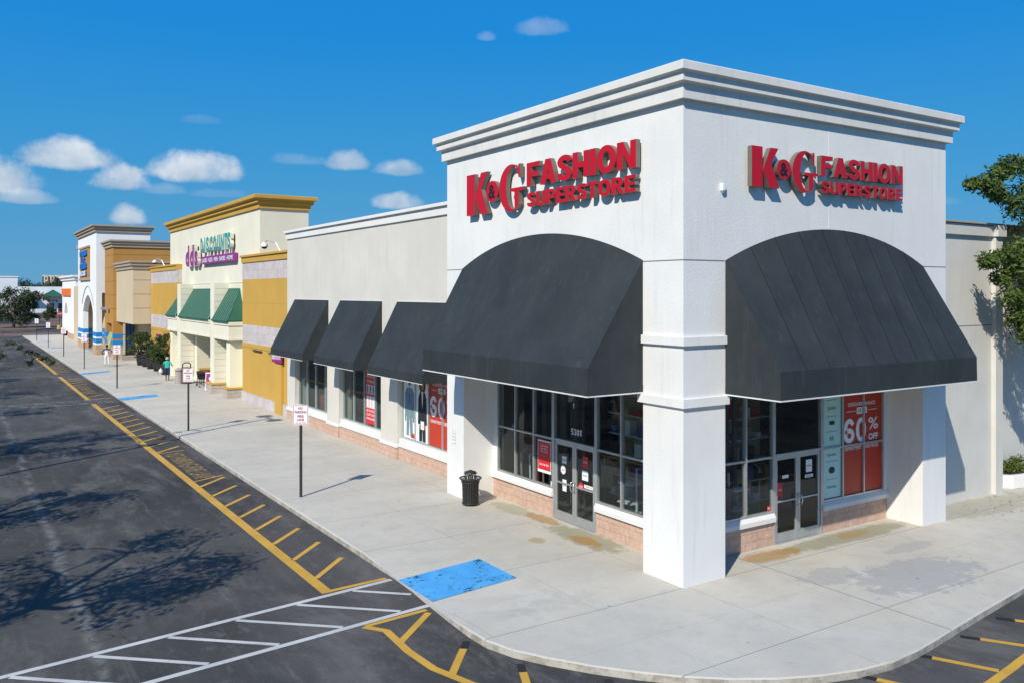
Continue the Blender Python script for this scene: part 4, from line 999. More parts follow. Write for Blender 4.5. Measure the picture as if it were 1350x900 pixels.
# beams with raised panels
def beam(y0, y1):
    b = MB(); b.box(.60, DX, y0, y1, 3.42, 4.52); b.box(.54, .598, y0, y1, 4.30, 4.52); b.box(.56, .598, y0, y1, 3.42, 3.56); b.box(.50, .54, y0, y1, 4.44, 4.55); b.build('beam', 'cream', dd, bevel=.01)
beam(42.78, 51.27); beam(52.38, 55.6)
b = MB(); b.box(.60, DX, 38.3, 41.77, 3.42, 4.52); b.box(.54, DX, 38.24, 41.77, 4.30, 4.525); b.box(.56, DX, 38.26, 41.77, 3.42, 3.56); b.build('beam', 'cream', dd)
def green_roof(y0, y1, hip0=0, hip1=0):
    """standing-seam lean-to roof; hips pull the ridge in at either end"""
    x0, x1, zb, zt = .48, DX - .02, 4.58, 6.48
    b = MB(); A = (x0, y0, zb); B = (x0, y1, zb); C_ = (x1, y1 - hip1, zt); D_ = (x1, y0 + hip0, zt); E2 = (x1, y0, zb); F2 = (x1, y1, zb)
    b.add([A, B, C_, D_, E2, F2], [(0, 1, 2, 3), (0, 3, 4), (1, 5, 2), (0, 4, 5, 1), (4, 3, 2, 5)])
    b.box(x0 - .04, x0, y0, y1, zb - .10, zb + .02)
    o = b.build('roof', 'green_metal', dd)
    b = MB(); n = int((y1 - y0) / .42)
    for k in range(n + 1):
        y = y0 + .03 + (y1 - y0 - .06) * k / n; t0 = 0; t1 = 1
        if hip0 and y < y0 + hip0: t1 = (y - y0) / hip0
        if hip1 and y > y1 - hip1: t1 = (y1 - y) / hip1
        if t1 < .08: continue
        p = Vector((x0, y, zb + .03)); q = Vector((x0 + (x1 - x0) * t1, y, zb + .03 + (zt - zb) * t1)); b.tube([p, q], .022, 4)
    b.tube([A, D_], .035, 5); b.tube([B, C_], .035, 5); b.tube([D_, C_], .05, 5); b.tube([(x0 - .02, y0, zb), (x0 - .02, y1, zb)], .05, 5)
    b.build('seam', 'green_rib', o)
green_roof(38.2, 41.78, 1.1, 0); green_roof(42.78, 51.28); green_roof(52.38, 55.7, 0, 1.1)
# low wall with ochre cap in the entry, back doors
b = MB(); b.box(1.7, 3.4, 50.0, 50.4, 0, .75); o = b.build('low_wall', 'grey_stone', dd); b = MB(); b.box(1.66, 3.4, 49.95, 50.45, .754, .87); b.build('cap', 'ochre_trim', o)
b = MB(); b.box(1.58, 3.4, 50.5, 51.58, 0, 3.6); b.build('side_wall', 'cream', dd)
window_part(dd, FL(3.36), [-49.8, -48, -46, -44, -42.2], (.1, 2.3, 3.55), fr='frame_dark')
l_ = thing('pendant_lamp', 'small dark pendant lamp hanging in the discount store entry', 'lamp', (2.3, 49.6, 1.7)); b = MB(); b.tube([(2.3, 49.6, 3.6), (2.3, 49.6, 1.9)], .012, 5); b.build('cord', 'dark_metal', l_); b = MB(); b.lathe((2.3, 49.6, 1.65), [(.14, 0), (.10, .16), (.03, .26)], 10); b.build('shade', 'dark_metal', l_)
# ochre flanking walls
def ochre(y0, y1):
    X = 1.15
    b = MB(); b.box(X, 6, y0, y1, .55, 3.14); b.box(X, 6, y0, y1, 4.42, 7.02); build_each(b, 'ochre_wall', 'ochre', dd)
    b = MB(); b.box(X, 6, y0, y1, 7.02, 7.98); b.box(X, 6, y0, y1, 3.37, 4.42); build_each(b, 'stone_band', 'lilac_stone', dd)
    b = MB(); b.box(X - .03, 6, y0, y1, 3.14, 3.37); b.build('ledge', 'ochre_trim', dd)
    b = MB(); b.box(X - .05, 6, y0, y1, 0, .55); b.build('base', 'lilac_stone', dd)
    b = MB(); b.box(X - .06, 6, y0 - .0, y1 + .06, 7.98, 8.30); b.box(X - .14, 6, y0 - .0, y1 + .14, 8.30, 8.42); b.build('cap', 'ochre_trim', dd, bevel=.01)
    b = MB(); b.box(X - .006, X, y0 + .1, y1, 5.68, 5.70); b.build('joint', 'ochre_trim', dd)
ochre(29.06, 37.4); ochre(55.1, 65.2)
b = MB(); b.box(1.02, 1.145, 29.9, 31.0, 0, 2.60); b.build('downpipe_cover', 'ochre', dd)
for y in (30.6, 33.5): 
    b = MB(); b.box(1.06, 1.12, y, y + 1.6, 3.00, 3.07); b.build('light_bar', 'dark_metal', dd)
# side wing behind
b = MB(); b.box(6, 20, 29.04, 65, 0, 7.6); b.build('roof_block', 'roof_membrane', dd)
# signs of the discount store
TD = FL(DX); r_ = thing('store_sign', 'purple and teal channel letter sign on the cream discount store', 'sign', (DX, 46, 8.2))
def word(par, T, s, u, v, d, h, w, ext, bold, mats):
    b = MB(); add_text(b, s, T, u, v, d, h, w, ext, bold, 0, 1); return b.build('lettering', mats, par)
word(r_, TD, "d", -51.85, 8.22, .12, 1.42, 1.15, .22, .05, ['purple', 'cream_side']); word(r_, TD, "d", -50.45, 8.22, .12, 1.42, 1.15, .22, .05, ['purple', 'cream_side'])
word(r_, TD, "s", -49.2, 8.22, .12, 1.38, .95, .22, .05, ['purple', 'cream_side']); word(r_, TD, "'", -49.75, 8.3, .12, 1.3, .22, .22, .03, ['teal_letter', 'cream_side'])
b = MB()
xs = [-47.85 + i * .865 for i in range(9)]
for ch, u in zip('DISCOUNTS', [-47.55, -46.75, -45.95, -45.0, -44.05, -43.1, -42.15, -41.3, -40.6]):
    bb = MB(); add_text(bb, ch, TD, u, 9.04, .12, .93, (.20 if ch == 'I' else .70), .22, .055, 0, 1); bb.build('letter', ['teal_letter', 'cream_side'], r_)
b = MB(); b.T = TD; b.box(-48.1, -39.7, .05, .26, 8.20, 8.70); st = b.build('strip_panel', 'purple', r_)
b = MB(); add_text(b, 'LADIES \u00b7 KIDS \u00b7 MEN \u00b7 SHOES \u00b7 HOME', TD, -43.9, 8.31, .268, .27, 7.8, 0, .02); b.build('lettering', 'poster_white', st)
for (y, x, lab, z0) in ((30.45, 1.01, 'small magenta sign on the ochre pipe cover beside the grey wing', 2.66), (61.9, 1.14, 'small magenta sign on the far ochre wall', 2.3)):
    b = MB(); T = FL(x); b.T = T; b.box(-y - .75, -y + .75, 0, .07, z0, z0 + .52, 0); add_text(b, "dd's", I3, -y - .42, z0 + .17, .076, .24, .5, 0, .03, 1); add_text(b, 'DISCOUNTS', I3, -y + .28, z0 + .19, .076, .16, .8, 0, .02, 1)
    finish(b, 'small_sign', ['magenta', 'poster_white'], lab, 'sign')
def dome_camera(y, x, z, lab):
    r = thing('security_camera', lab, 'security camera', (x, y, z), 'dome cameras on the parapets')
    b = MB(); b.tube([(x + .5, y - 1.0, z - .1), (x + .3, y - .7, z + .45), (x, y - .2, z + .6), (x - .1, y, z + .45)], .03, 6); b.build('arm', 'aluminium', r)
    b = MB(); b.lathe((x - .1, y, z + .12), [(.001, 0), (.13, .04), (.17, .13)], 12); b.build('dome', 'black', r, True); b = MB(); b.lathe((x - .1, y, z + .25), [(.18, 0), (.2, .1), (.1, .22), (.001, .24)], 12); b.build('housing', 'white_paint', r, True)
dome_camera(33.0, 1.2, 8.5, 'white dome camera on a curved arm above the nearer ochre wall'); dome_camera(63.3, 1.2, 8.5, 'white dome camera on a curved arm above the farther ochre wall')

# ------------------------------------------------------------------ WHITE, BROWN AND BEIGE STORE (blue bands)
ro = thing('store_building', 'white and brown store tower with blue striped columns beyond the discount store', 'store', (3, 80, 0))
b = MB(); b.box(-.27, 5, 65.3, 74.2, 3.55, 8.30); b.box(1.25, 2.0, 65.3, 66.1, 0, 3.7)
for z in (4.9, 6.1, 7.3): b.box(-.27, 5, 65.292, 65.3, z, z + .03, 1)
b.build('beige_wall', ['beige', 'tan_groove'], ro)
b = MB(); cornice(b, -.27, 5, 65.3, 74, [(0, 8.25), (.10, 8.25), (.10, 8.48), (.22, 8.55), (.22, 8.75), (.32, 8.8), (.32, 8.97)]); b.build('cornice', 'tan_trim', ro)
b = MB(); b.box(1.25 - .01, 2.01, 65.29, 66.11, 1.15, 1.9); b.box(1.25 - .01, 2.01, 65.29, 66.11, .2, .9); build_each(b, 'stripe', 'blue_band', ro)
b = MB(); b.box(-.55, 5, 74.2, 79.5, 3.3, 10.55); b.box(-.55, .28, 74.2, 75.2, 0, 3.3); b.box(-.55, .28, 78.4, 79.5, 0, 3.3)
for z in (4.7, 6.0, 7.3, 8.6, 9.8): b.box(-.556, 5, 74.192, 74.2, z, z + .035, 1); b.box(-.556, -.55, 74.192, 79.5, z, z + .035, 1)
b.build('brown_wall', ['tan_brown', 'tan_groove'], ro)
b = MB(); cornice(b, -.55, 5, 74.2, 79.5, [(0, 10.5), (.12, 10.5), (.12, 10.75), (.25, 10.8), (.25, 10.98), (.38, 11.03), (.38, 11.18)]); b.build('cornice', 'tan_trim', ro)
for bb in ((-.57, .30, 74.18, 75.22, 0, 1.1), (-.57, .30, 78.38, 79.52, 0, 1.1), (-1.09, -.53, 81.48, 84.02, 0, 1.0), (-1.09, -.53, 91.98, 96.52, 0, 1.0), (-.53, .97, 92.95, 93.0, 0, 1.0), (.85, .97, 84.05, 91.95, 0, 1.0)):
    b = MB(); b.box(*bb); b.build('stone_base', 'ross_stone', ro)
for z0, z1 in ((1.31, 1.76), (1.95, 2.38)):
    for x0, x1, y0, y1, dz in ((-.57, .30, 74.18, 75.22, 0), (-.57, .30, 78.38, 79.52, 0), (-1.09, -.53, 81.48, 84.02, -.13), (-1.09, -.53, 91.98, 96.52, -.13), (-.53, .97, 92.93, 93.0, -.13), (.83, .95, 84.1, 91.9, -.13)):
        b = MB(); b.box(x0, x1, y0, y1, z0 + dz, z1 + dz); build_each(b, 'stripe', 'blue_band', ro)
# white tower with arched opening
aw_ = [(84.0 + 8 * i / 20, 4.2 + 1.75 * math.sin(math.pi * i / 20) ** .8) for i in range(21)]
pts = [(81.5, 0), (84.0, 0)] + aw_ + [(92.0, 0), (96.5, 0), (96.5, 12.4), (81.5, 12.4)]
b = MB(); b.prism(pts, -1.07, -.55, 'x'); b.box(-.55, .3, 81.5, 96.5, 6.2, 12.4); b.box(-.55, 1.0, 93.0, 96.5, 0, 6.2, 1); b.box(.3, 4, 81.5, 96.5, 6.2, 12.4); b.box(.3, 4, 81.5, 82.2, 0, 6.2); b.box(1.0, 1.3, 82.2, 96.5, 0, 6.2, 1)
b.build('white_tower', ['far_white', 'beige'], ro)
b = MB(); arcp = [(83.4 + 9.2 * i / 20, 5.0 + 1.9 * math.sin(math.pi * i / 20) ** .8) for i in range(21)]
for i in range(20): b.tube([(-1.08, *arcp[i]), (-1.08, *arcp[i + 1])], .06, 4)
b.build('arch_moulding', 'tan_trim', ro)
b = MB(); cornice(b, -1.07, 4, 81.5, 96.5, [(0, 12.35), (.15, 12.35), (.15, 12.6), (.3, 12.66), (.3, 12.85), (.45, 12.9), (.45, 13.06)]); b.build('cornice', 'tan_trim', ro)
b = MB(); b.box(.2, 3.5, 96.5, 103, 0, 10.9); b.build('rear_tower', 'beige', ro)
b = MB(); cornice(b, .2, 3.5, 96.6, 103, [(0, 10.8), (.3, 10.9), (.3, 11.3), (.7, 11.5), (.7, 12.0)]); b.build('cornice', 'tan_trim', ro)
b = MB(); b.box(1.5, 4, 66.1, 81.4, 0, 3.7, 0); b.box(5, 18, 65.3, 128, 0, 7.9, 1); b.box(4, 5, 81.5, 128, 0, 7.9, 1); b.build('inner_wall', ['beige', 'roof_membrane'], ro)
window_part(ro, FR(75.9), [.4, .9, 1.4], (.1, 2.2, 3.6), fr='aluminium')
b = MB(); b.box(.65, 1.4, 74.9, 75.0, .3, 3.3, 1); b.box(.75, .95, 74.86, 74.9, .5, 3.5); b.box(1.1, 1.25, 74.86, 74.9, .5, 3.5); b.build('door', ['ross_blue', 'interior_dark'], ro)  # blue strips on the dark panel paint in the reflection of the door glass
b = MB(); b.box(.0, 1.6, 72.3, 74.1, 0, .17); b.box(.0, 1.6, 73.0, 74.1, .17, .34); b.build('step', 'concrete_bin', ro)
b = MB(); b.box(-.9, .7, 85.5, 90.5, 0, .17); b.box(-.4, .7, 85.5, 90.5, .17, .34); b.build('step', 'concrete_bin', ro)
# sign of that store
TRs = FL(-1.07); r_ = thing('store_sign', 'tall brown panel sign with blue and white letters on the white tower', 'sign', (-1.25, 87, 8))
b = MB(); b.T = TRs; b.box(-94.0, -86.2, .02, .12, 7.75, 11.0, 0); b.build('panel', 'tan_brown', r_)
b = MB(); b.T = TRs; b.box(-94.2, -86.0, .0, .2, 11.0, 11.2); b.box(-94.2, -86.0, .0, .2, 7.55, 7.75); build_each(b, 'frame', 'tan_trim', r_)
for s, v, h, w, mt in (('DRESS', 10.2, .55, 5.6, 'ross_blue'), ('FOR', 9.5, .5, 3.2, 'ross_blue'), ('LESS', 8.8, .55, 5.2, 'ross_blue'), ('ROSS', 8.05, .5, 4.8, 'poster_white')):
    word(r_, TRs, s, -90.1, v, .125, h, w, .15, .04, [mt, 'ross_blue' if mt == 'poster_white' else mt])
for i, (x, y, a, lab) in enumerate([(.28, 74.2, 'r', 'grey wall lamp on the side of the brown store tower'), (-.55, 78.9, 'l', 'upper grey wall lamp on the front of the brown store tower'), (-.55, 76.6, 'l', 'second grey wall lamp on the front of the brown store tower')]):
    r = thing('wall_lamp', lab, 'wall lamp', (x, y, 4.6), 'grey wall lamps on the brown tower'); b = MB()
    if a == 'r': b.box(x - .05, x + .05, y - .15, y, 4.55, 4.65)
    else: b.box(x - .15, x, y - .05, y + .05, 4.55, 4.65)
    b.build('bracket', 'aluminium', r); b = MB()
    if a == 'r': b.tube([(x - .4, y - .28, 4.68), (x + .4, y - .28, 4.68)], .15, 8)
    else: b.tube([(x - .28, y - .4, 4.68), (x - .28, y + .4, 4.68)], .15, 8)
    b.build('lamp_head', 'aluminium', r)

# ------------------------------------------------------------------ FAR BUILDINGS
fb = thing('store_building', 'white store with an orange sign and arched recess at the far end', 'store', (3, 120, 0))
ar = [(115.8 + 3.4 * i / 14, 3.2 + 1.6 * math.sin(math.pi * i / 14) ** .75) for i in range(15)]
ar2 = [(121.0 + 4.6 * i / 14, 3.2 + 1.6 * math.sin(math.pi * i / 14) ** .75) for i in range(15)]
b = MB(); b.prism([(112, .6), (128.3, .6), (128.3, 8.0), (112, 8.0)], .3, .31, 'x') if False else None
b.prism([(112, 0), (121, 0)] + ar2 + [(125.6, 0), (128.3, 0), (128.3, 8.0), (112, 8.0)], .3, 1.2, 'x'); b.box(1.2, 4, 112, 128.3, 0, 8.0)
b.build('wall', 'far_white', fb)
b = MB(); cornice(b, .3, 4, 112, 128.3, [(0, 7.8), (.2, 7.9), (.2, 8.15), (.45, 8.3), (.45, 8.5)]); b.build('cornice', 'far_white', fb)
b = MB(); b.box(.26, 1.2, 111.96, 121, 0, .7); b.box(.26, 1.2, 125.6, 128.34, 0, .7); build_each(b, 'stone_base', 'ross_stone', fb)
b = MB(); b.T = FL(.3); b.box(-127.2, -117.2, .02, .2, 5.75, 6.75, 0); add_text(b, 'SHOES', I3, -122.2, 5.95, .21, .55, 7, 0, .03, 1) if False else None
finish(b, 'orange_sign', ['orange_sign'], 'bright orange sign on the far white store', 'sign')
b = MB(); b.box(.1, 2.5, 103, 112, 0, 7.0); tag(b.build('connecting_wall', 'beige'), 'beige link wall between the brown trimmed tower and the far white store', 'wall')

ml = thing('mall_building', 'long white mall wall with green hip roofs in the distance', 'mall', (10, 285, 0))
b = MB(); b.box(-22, 60, 285, 330, -.1, 7.9); b.box(3, 20, 282, 285, -.1, 5.2); b.build('wall', 'far_white', ml)
b = MB()
for x in (4, 10.5, 13.6): b.box(x, x + 2.0, 281.96, 282, 0, 2.8)
build_each(b, 'window', 'interior_dark', ml)
for cx_, w in ((12.2, 3.2), (5.2, 2.4)):
    b = MB(); b.add([(cx_ - w, 279.5, 4.9), (cx_ + w, 279.5, 4.9), (cx_ + w, 285, 4.9), (cx_ - w, 285, 4.9), (cx_, 282, 7.0)], [(0, 1, 4), (1, 2, 4), (2, 3, 4), (3, 0, 4), (0, 3, 2, 1)]); b.build('roof', 'green_metal', ml)
b = MB(); b.box(-8, 6.2, 345, 380, -.1, 11.6); b.box(-8.3, 6.5, 344.8, 380, 11.6, 12.0); tag(b.build('box_building', 'far_white'), 'plain white box building on the far left horizon', 'building')
hr = thing('highrise', 'distant beige highrise with vertical bays on the horizon', 'apartment block', (48, 700, 0))
b = MB()
for k in range(4): b.box(42 + 4.1 * k, 44.6 + 4.1 * k, 700 - (k % 2) * 1.5, 712, -1, 18.6)
b.build('wall', 'far_beige', hr)
b = MB(); b.box(42, 58, 702, 712, -1, 17.8); b.build('recess_wall', 'tan_trim', hr)
b = MB()
for k in range(4):
    for j in range(5): b.box(42.8 + 4.1 * k, 43.8 + 4.1 * k, 699.9 - (k % 2) * 1.5, 700 - (k % 2) * 1.5, 2.5 + 3.2 * j, 4.2 + 3.2 * j)
build_each(b, 'window', 'interior_dark', hr)
lb = MB(); lb.box(22, 60, 400, 440, -.1, 8.2); tag(lb.build('box_building', 'far_beige'), 'low beige building behind the green hip roofs', 'building')
# kerbed far islands
b = MB(); b.prism([(7.5, 246), (9.5, 200), (13, 160), (14.2, 150), (30, 150), (30, 280), (8, 280)], -.17, .02); b.box(-30, -6.5, 235, 262, -.17, .02)
b.prism([(-6.5, 180), (3.2, 176), (3.0, 158), (-1.5, 152), (-10, 153), (-14, 170)], -.17, .0)
tag(b.build('island', 'paver_brown', org=(5, 200, 0)), 'planted and paved islands at the end of the drive', kind='structure')

# ------------------------------------------------------------------ FOLIAGE
def leaves_mesh(name, centers, radii, n_per, size, mats, parent, squash=.8, org=None, seed=1, kite=.55):
    g = np.random.default_rng(seed); P = []; Nn = []
    for (c, r), npc in zip(zip(centers, radii), n_per if hasattr(n_per, '__len__') else [n_per] * len(centers)):
        d = g.normal(size=(npc, 3)); d /= np.linalg.norm(d, axis=1)[:, None]; rad = r * g.random(npc) ** .45
        P.append(np.array(c) + d * rad[:, None] * np.array([1, 1, squash]) + g.normal(size=(npc, 3)) * r * .10); Nn.append(d + np.array([0, 0, .5]) + g.normal(size=(npc, 3)) * .6)
    P = np.concatenate(P); Nn = np.concatenate(Nn); Nn /= np.linalg.norm(Nn, axis=1)[:, None]
    a = g.normal(size=P.shape); U = np.cross(Nn, a); U /= np.linalg.norm(U, axis=1)[:, None]; V = np.cross(Nn, U)
    s = size * g.uniform(.6, 1.3, len(P))[:, None]
    v = np.stack([P - U * s, P + V * s * kite * .6, P + U * s, P - V * s * kite * .6], 1).reshape(-1, 3)
    O = np.array(origin(parent)) if parent is not None else np.array(org)
    v = v - O; nq = len(P)
    me = bpy.data.meshes.new(name); me.vertices.add(nq * 4); me.vertices.foreach_set('co', v.ravel().astype(np.float32))
    me.loops.add(nq * 4); me.loops.foreach_set('vertex_index', np.arange(nq * 4, dtype=np.int32)); me.polygons.add(nq)
    me.polygons.foreach_set('loop_start', np.arange(0, nq * 4, 4, dtype=np.int32)); me.polygons.foreach_set('loop_total', np.full(nq, 4, dtype=np.int32))
    if isinstance(mats, str): mats = [mats]
    for k in mats: me.materials.append(MATS[k])
    if len(mats) > 1: me.polygons.foreach_set('material_index', g.integers(0, len(mats), nq).astype(np.int32))
    me.update(calc_edges=True); me.validate()
    o = bpy.data.objects.new(name, me); COL.objects.link(o)
    if parent is not None: o.parent = parent
    else: o.location = O
    return o
def tree(name, base, cc, cr, nclump, npc, crad, lsize, leaf, label, trunk_r=.16, seed=1, extra=(), shell=.55, cat='tree', group=None, forks=6):
    g = random.Random(seed); root = thing(name, label, cat, base, group)
    B = Vector(base); C0 = Vector(cc); cl = []
    for _ in range(nclump):
        while True:
            d = Vector((g.uniform(-1, 1), g.uniform(-1, 1), g.uniform(-1, 1)))
            if shell < d.length < 1: break
        cl.append((C0 + Vector((d.x * cr[0], d.y * cr[1], d.z * cr[2])), crad * g.uniform(.6, 1.3)))
    cl += [(Vector(p), r) for p, r in extra]
    b = MB(); T0 = Vector((B.x + (C0.x - B.x) * .4, B.y + (C0.y - B.y) * .4, B.z + (C0.z - cr[2] * .75 - B.z)))
    mid = (B + T0) / 2 + Vector((g.uniform(-.12, .12), g.uniform(-.12, .12), 0)); b.tube([B, mid, T0], [trunk_r * 1.25, trunk_r, trunk_r * .8], 10); b.build('trunk', 'bark', root, True)
    hubs = []
    b = MB()
    for k in range(forks):
        a = 2 * math.pi * (k + g.random() * .5) / forks; h = C0 + Vector((math.cos(a) * cr[0] * .42, math.sin(a) * cr[1] * .42, g.uniform(-.25, .35) * cr[2])); hubs.append(h)
        m_ = (T0 + h) / 2 + Vector((g.uniform(-.2, .2), g.uniform(-.2, .2), -.1)); b.tube([T0, m_, h], [trunk_r * .6, trunk_r * .42, trunk_r * .26], 7)
    placed = []
    for idx_, (p, r) in enumerate(cl):
        h = min(hubs if idx_ < nclump else placed, key=lambda q: (q - p).length); m_ = (h + p) / 2 + Vector((g.uniform(-.15, .15), g.uniform(-.15, .15), g.uniform(-.1, .2))); b.tube([h, m_, p], [trunk_r * (.24 if idx_ < nclump else .10), trunk_r * (.15 if idx_ < nclump else .08), trunk_r * .05], 5)
        placed.append(p)
        for _ in range(2):
            e_ = p + Vector((g.uniform(-1, 1), g.uniform(-1, 1), g.uniform(-.5, .8))) * r * .8; b.tube([m_, (m_ + e_) / 2 + Vector((0, 0, .05)), e_], [trunk_r * .10, trunk_r * .07, trunk_r * .02], 4)
    b.build('limb', 'bark', root, True)
    leaves_mesh('crown', [tuple(p) for p, r in cl], [r for p, r in cl], npc, lsize, leaf, root, seed=seed)
    return root
# tree at the right edge, close to the rear wall
EX = [(10.26, 9.25, .28), (10.55, 9.3, .34), (10.9, 9.15, .36), (11.32, 9.6, .42), (11.9, 9.85, .42), (12.5, 9.9, .5), (11.5, 9.0, .36), (12.3, 8.75, .45), (12.9, 9.2, .5), (10.65, 7.13, .26), (11.0, 7.2, .34), (11.4, 7.3, .4), (11.75, 7.0, .45),
      (12.3, 7.6, .5), (11.72, 6.2, .40), (12.3, 6.0, .5), (11.5, 6.7, .36), (12.55, 5.15, .42), (12.2, 5.6, .4), (12.8, 6.6, .5), (12.9, 4.7, .35)]
EX = [((x + 2.25, .5 + random.uniform(-.2, .25), 6.3 + (z - 6.3) * 1.095), r_) if z > 8 else ((x + 1.35, -.1 + random.uniform(-.25, .25), 6.3 + (z - 6.3) * 1.05), r_) for x, z, r_ in EX]
tree('shade_tree', (16.6, -.5, 0), (16.4, -.3, 7.5), (2.5, 1.3, 3.2), 66, 330, .60, .09, 'leaf_bright', 'bright green tree in front of the grey rear wall at the right edge', .15, 3, shell=.35, extra=EX, forks=7)
# trees along the left side of the drive
tree('shade_tree', (-15.2, 23.6, ZR), (-15.4, 23.9, 5.1), (3.5, 3.2, 1.8), 46, [190] * 46 + [30] * 15, .62, .085, 'leaf_olive', 'olive green tree reaching over the drive at the left edge, nearest the camera', .18, 11,
     extra=[((-11.35, 22.5, 4.45), .20), ((-11.05, 22.4, 4.32), .18), ((-10.75, 22.5, 4.12), .20), ((-10.50, 22.4, 4.0), .17), ((-10.25, 22.6, 3.85), .19), ((-10.00, 22.5, 3.72), .15), ((-10.70, 22.5, 3.72), .17), ((-11.60, 22.6, 3.95), .2),
            ((-12.05, 22.4, 4.3), .25), ((-10.95, 23.2, 6.1), .22), ((-10.55, 23.4, 6.25), .2), ((-10.10, 23.2, 6.05), .18), ((-11.45, 23.2, 5.75), .26), ((-11.05, 23, 5.2), .2), ((-11.95, 23.2, 5.9), .34)], forks=6)
tree('shade_tree', (-16.4, 3.6, ZR), (-15.9, 4.2, 5.4), (2.7, 3.4, 1.6), 44, 95, .62, .10, 'leaf_olive', 'nearest roadside tree, beyond the left edge of the view', .17, 21, group='roadside trees along the drive')
tree('shade_tree', (-16.6, 12.6, ZR), (-16.2, 12.8, 4.9), (2.4, 2.0, 1.5), 32, 95, .58, .10, 'leaf_olive', 'second roadside tree, beyond the left edge of the view', .15, 22, group='roadside trees along the drive')
for i, (x, y) in enumerate(((-18.2, 36), (-18.0, 45), (-18.2, 55), (-18.4, 66))):
    tree('shade_tree', (x, y, ZR), (x + .3, y, 5.4), (2.9, 2.8, 1.9), 34, 80, .7, .13, 'leaf_olive', ['third', 'fourth', 'fifth', 'sixth'][i] + ' roadside tree, beyond the left edge of the view', .18, 31 + i, group='roadside trees along the drive')
tree('dark_tree', (-4.4, 160, -.1), (-4.2, 160, 3.9), (5.2, 3.0, 3.0), 80, 110, 1.0, .22, 'leaf_dark', 'dark round tree on the island at the end of the drive', .25, 41, shell=.2)
for i, (x, y, z, rx, rz, l) in enumerate([(4.6, 200, 1.6, 1.5, 1.6, 'dark shrub beside the kerb in front of the mall wall'), (7.4, 196, 2.0, 1.8, 1.8, 'taller dark shrub right of the smaller one in front of the mall wall'), (11.5, 180, 1.9, 3.6, 2.2, 'wide leafy shrub bed left of the far white store'), (9.2, 170, 1.3, 1.5, 1.4, 'small shrub at the kerb near the stop sign')]):
    tree('shrub', (x, y, 0), (x, y, z), (rx, rx, rz), 26, 90, .7, .16, 'leaf_dark', l, .08, 50 + i, shell=.1, cat='shrub', forks=3)
for i, (x, y, z, rx, rz, l) in enumerate([(11, 420, 8.0, 7, 4, 'dark tree crown above the mall wall beside the white box building'), (26, 430, 7.5, 9, 3.5, 'low dark tree line left of the highrise'), (34, 470, 8.8, 8, 4, 'dark tree crown just left of the distant highrise'), (-12, 300, 5, 6, 5, 'far tree at the left edge of the horizon')]):
    tree('dark_tree', (x, y, 0), (x, y, z), (rx, rx, rz), 50, 50, 2.0, .5, 'leaf_dark', l, .4, 60 + i, shell=.1)
# planter bed on the right
pb = thing('planter_bed', 'white curbed planter bed with a small shrub against the rear wall', 'planter', (18, 1.2, 0))
pts = [(15.15, 1.66)] + [(15.65 + .5 * math.cos(R(a)), 1.45 - .45 * math.sin(R(a)) - .0) for a in range(180, 271, 15)][::-1][::-1]
b = MB(); b.prism([(15.15, 1.66), (15.2, 1.2), (15.45, .92), (15.9, .82), (24, .82), (24, 1.66)], 0, .42); b.build('curb', 'sill_white', pb, bevel=.02)
b = MB(); b.prism([(15.32, 1.66), (15.36, 1.28), (15.55, 1.08), (15.95, .98), (23.9, .98), (23.9, 1.66)], .424, .44); b.build('soil', 'soil', pb)
leaves_mesh('plant', [(15.75, 1.3, .62), (16.2, 1.25, .66), (16.8, 1.3, .62)], [.30, .34, .34], 260, .07, 'leaf_bright', pb, seed=77)
# fallen leaves on the pavement
lv = leaves_mesh('leaf_litter', [(13.0, .3, .02), (14.2, .1, .02), (11.6, .0, .02), (15.5, -.5, .02)], [1.6, 1.8, 1.2, 2.0], 24, .055, 'leaf_dry', None, squash=.0, org=(13, 0, 0), seed=5)
lv.data.transform(Matrix.Translation((0, 0, 0)))
for v in lv.data.vertices: v.co.z = .012 + abs(v.co.z) * .02
tag(lv, 'dry fallen leaves scattered on the pavement by the rear wall', 'leaf litter', kind='stuff')

# ------------------------------------------------------------------ STREET FURNITURE
# NO PARKING FIRE LANE signs
YS = [12.37, 27.5, 47.93, 64.83, 80.67, 97.0, 113.3]
ORD = ['nearest the camera', 'second from the camera, left of the shopping cart', 'third from the camera, beyond the second blue mat', 'fourth from the camera, beside the third blue mat', 'fifth from the camera, before the white tower', 'sixth from the camera, before the far white store', 'farthest away, near the end of the pavement']
def nps():
    r = thing('parking_sign', 'x', 'sign', (0, 0, 0), 'no parking signs along the kerb')
    b = MB(); b.box(-.035, .035, -.035, .035, 0, 2.78); b.build('post', 'post_brown', r)
    ang = math.atan2(-.86, -.51)       # panel normal
    n = Vector((math.cos(ang), math.sin(ang), 0)); rt = Vector((-n.y, n.x, 0))
    T = lambda u, d, z: tuple(n * (d + .045) + rt * u + Vector((0, 0, z)))
    b = MB(); b.T = T; b.box(-.235, .235, 0, .006, 2.22, 2.84, 0)
    for a in ((-.222, .222, 2.813, 2.826), (-.222, .222, 2.234, 2.247), (-.222, -.209, 2.247, 2.813), (.209, .222, 2.247, 2.813)): b.box(a[0], a[1], .006, .008, a[2], a[3], 1)
    for s, z, h, w in (('NO', 2.70, .082, .14), ('PARKING', 2.585, .082, .36), ('FIRE', 2.455, .078, .19), ('LANE', 2.35, .078, .22), ('TOW AWAY ZONE', 2.275, .03, .32)):
        add_text(b, s, I3, 0, z, .009, h, w, 0, .03, 1)
    b.T = None; b.build('panel', ['poster_white', 'sign_border'], r); return r
p0 = nps()
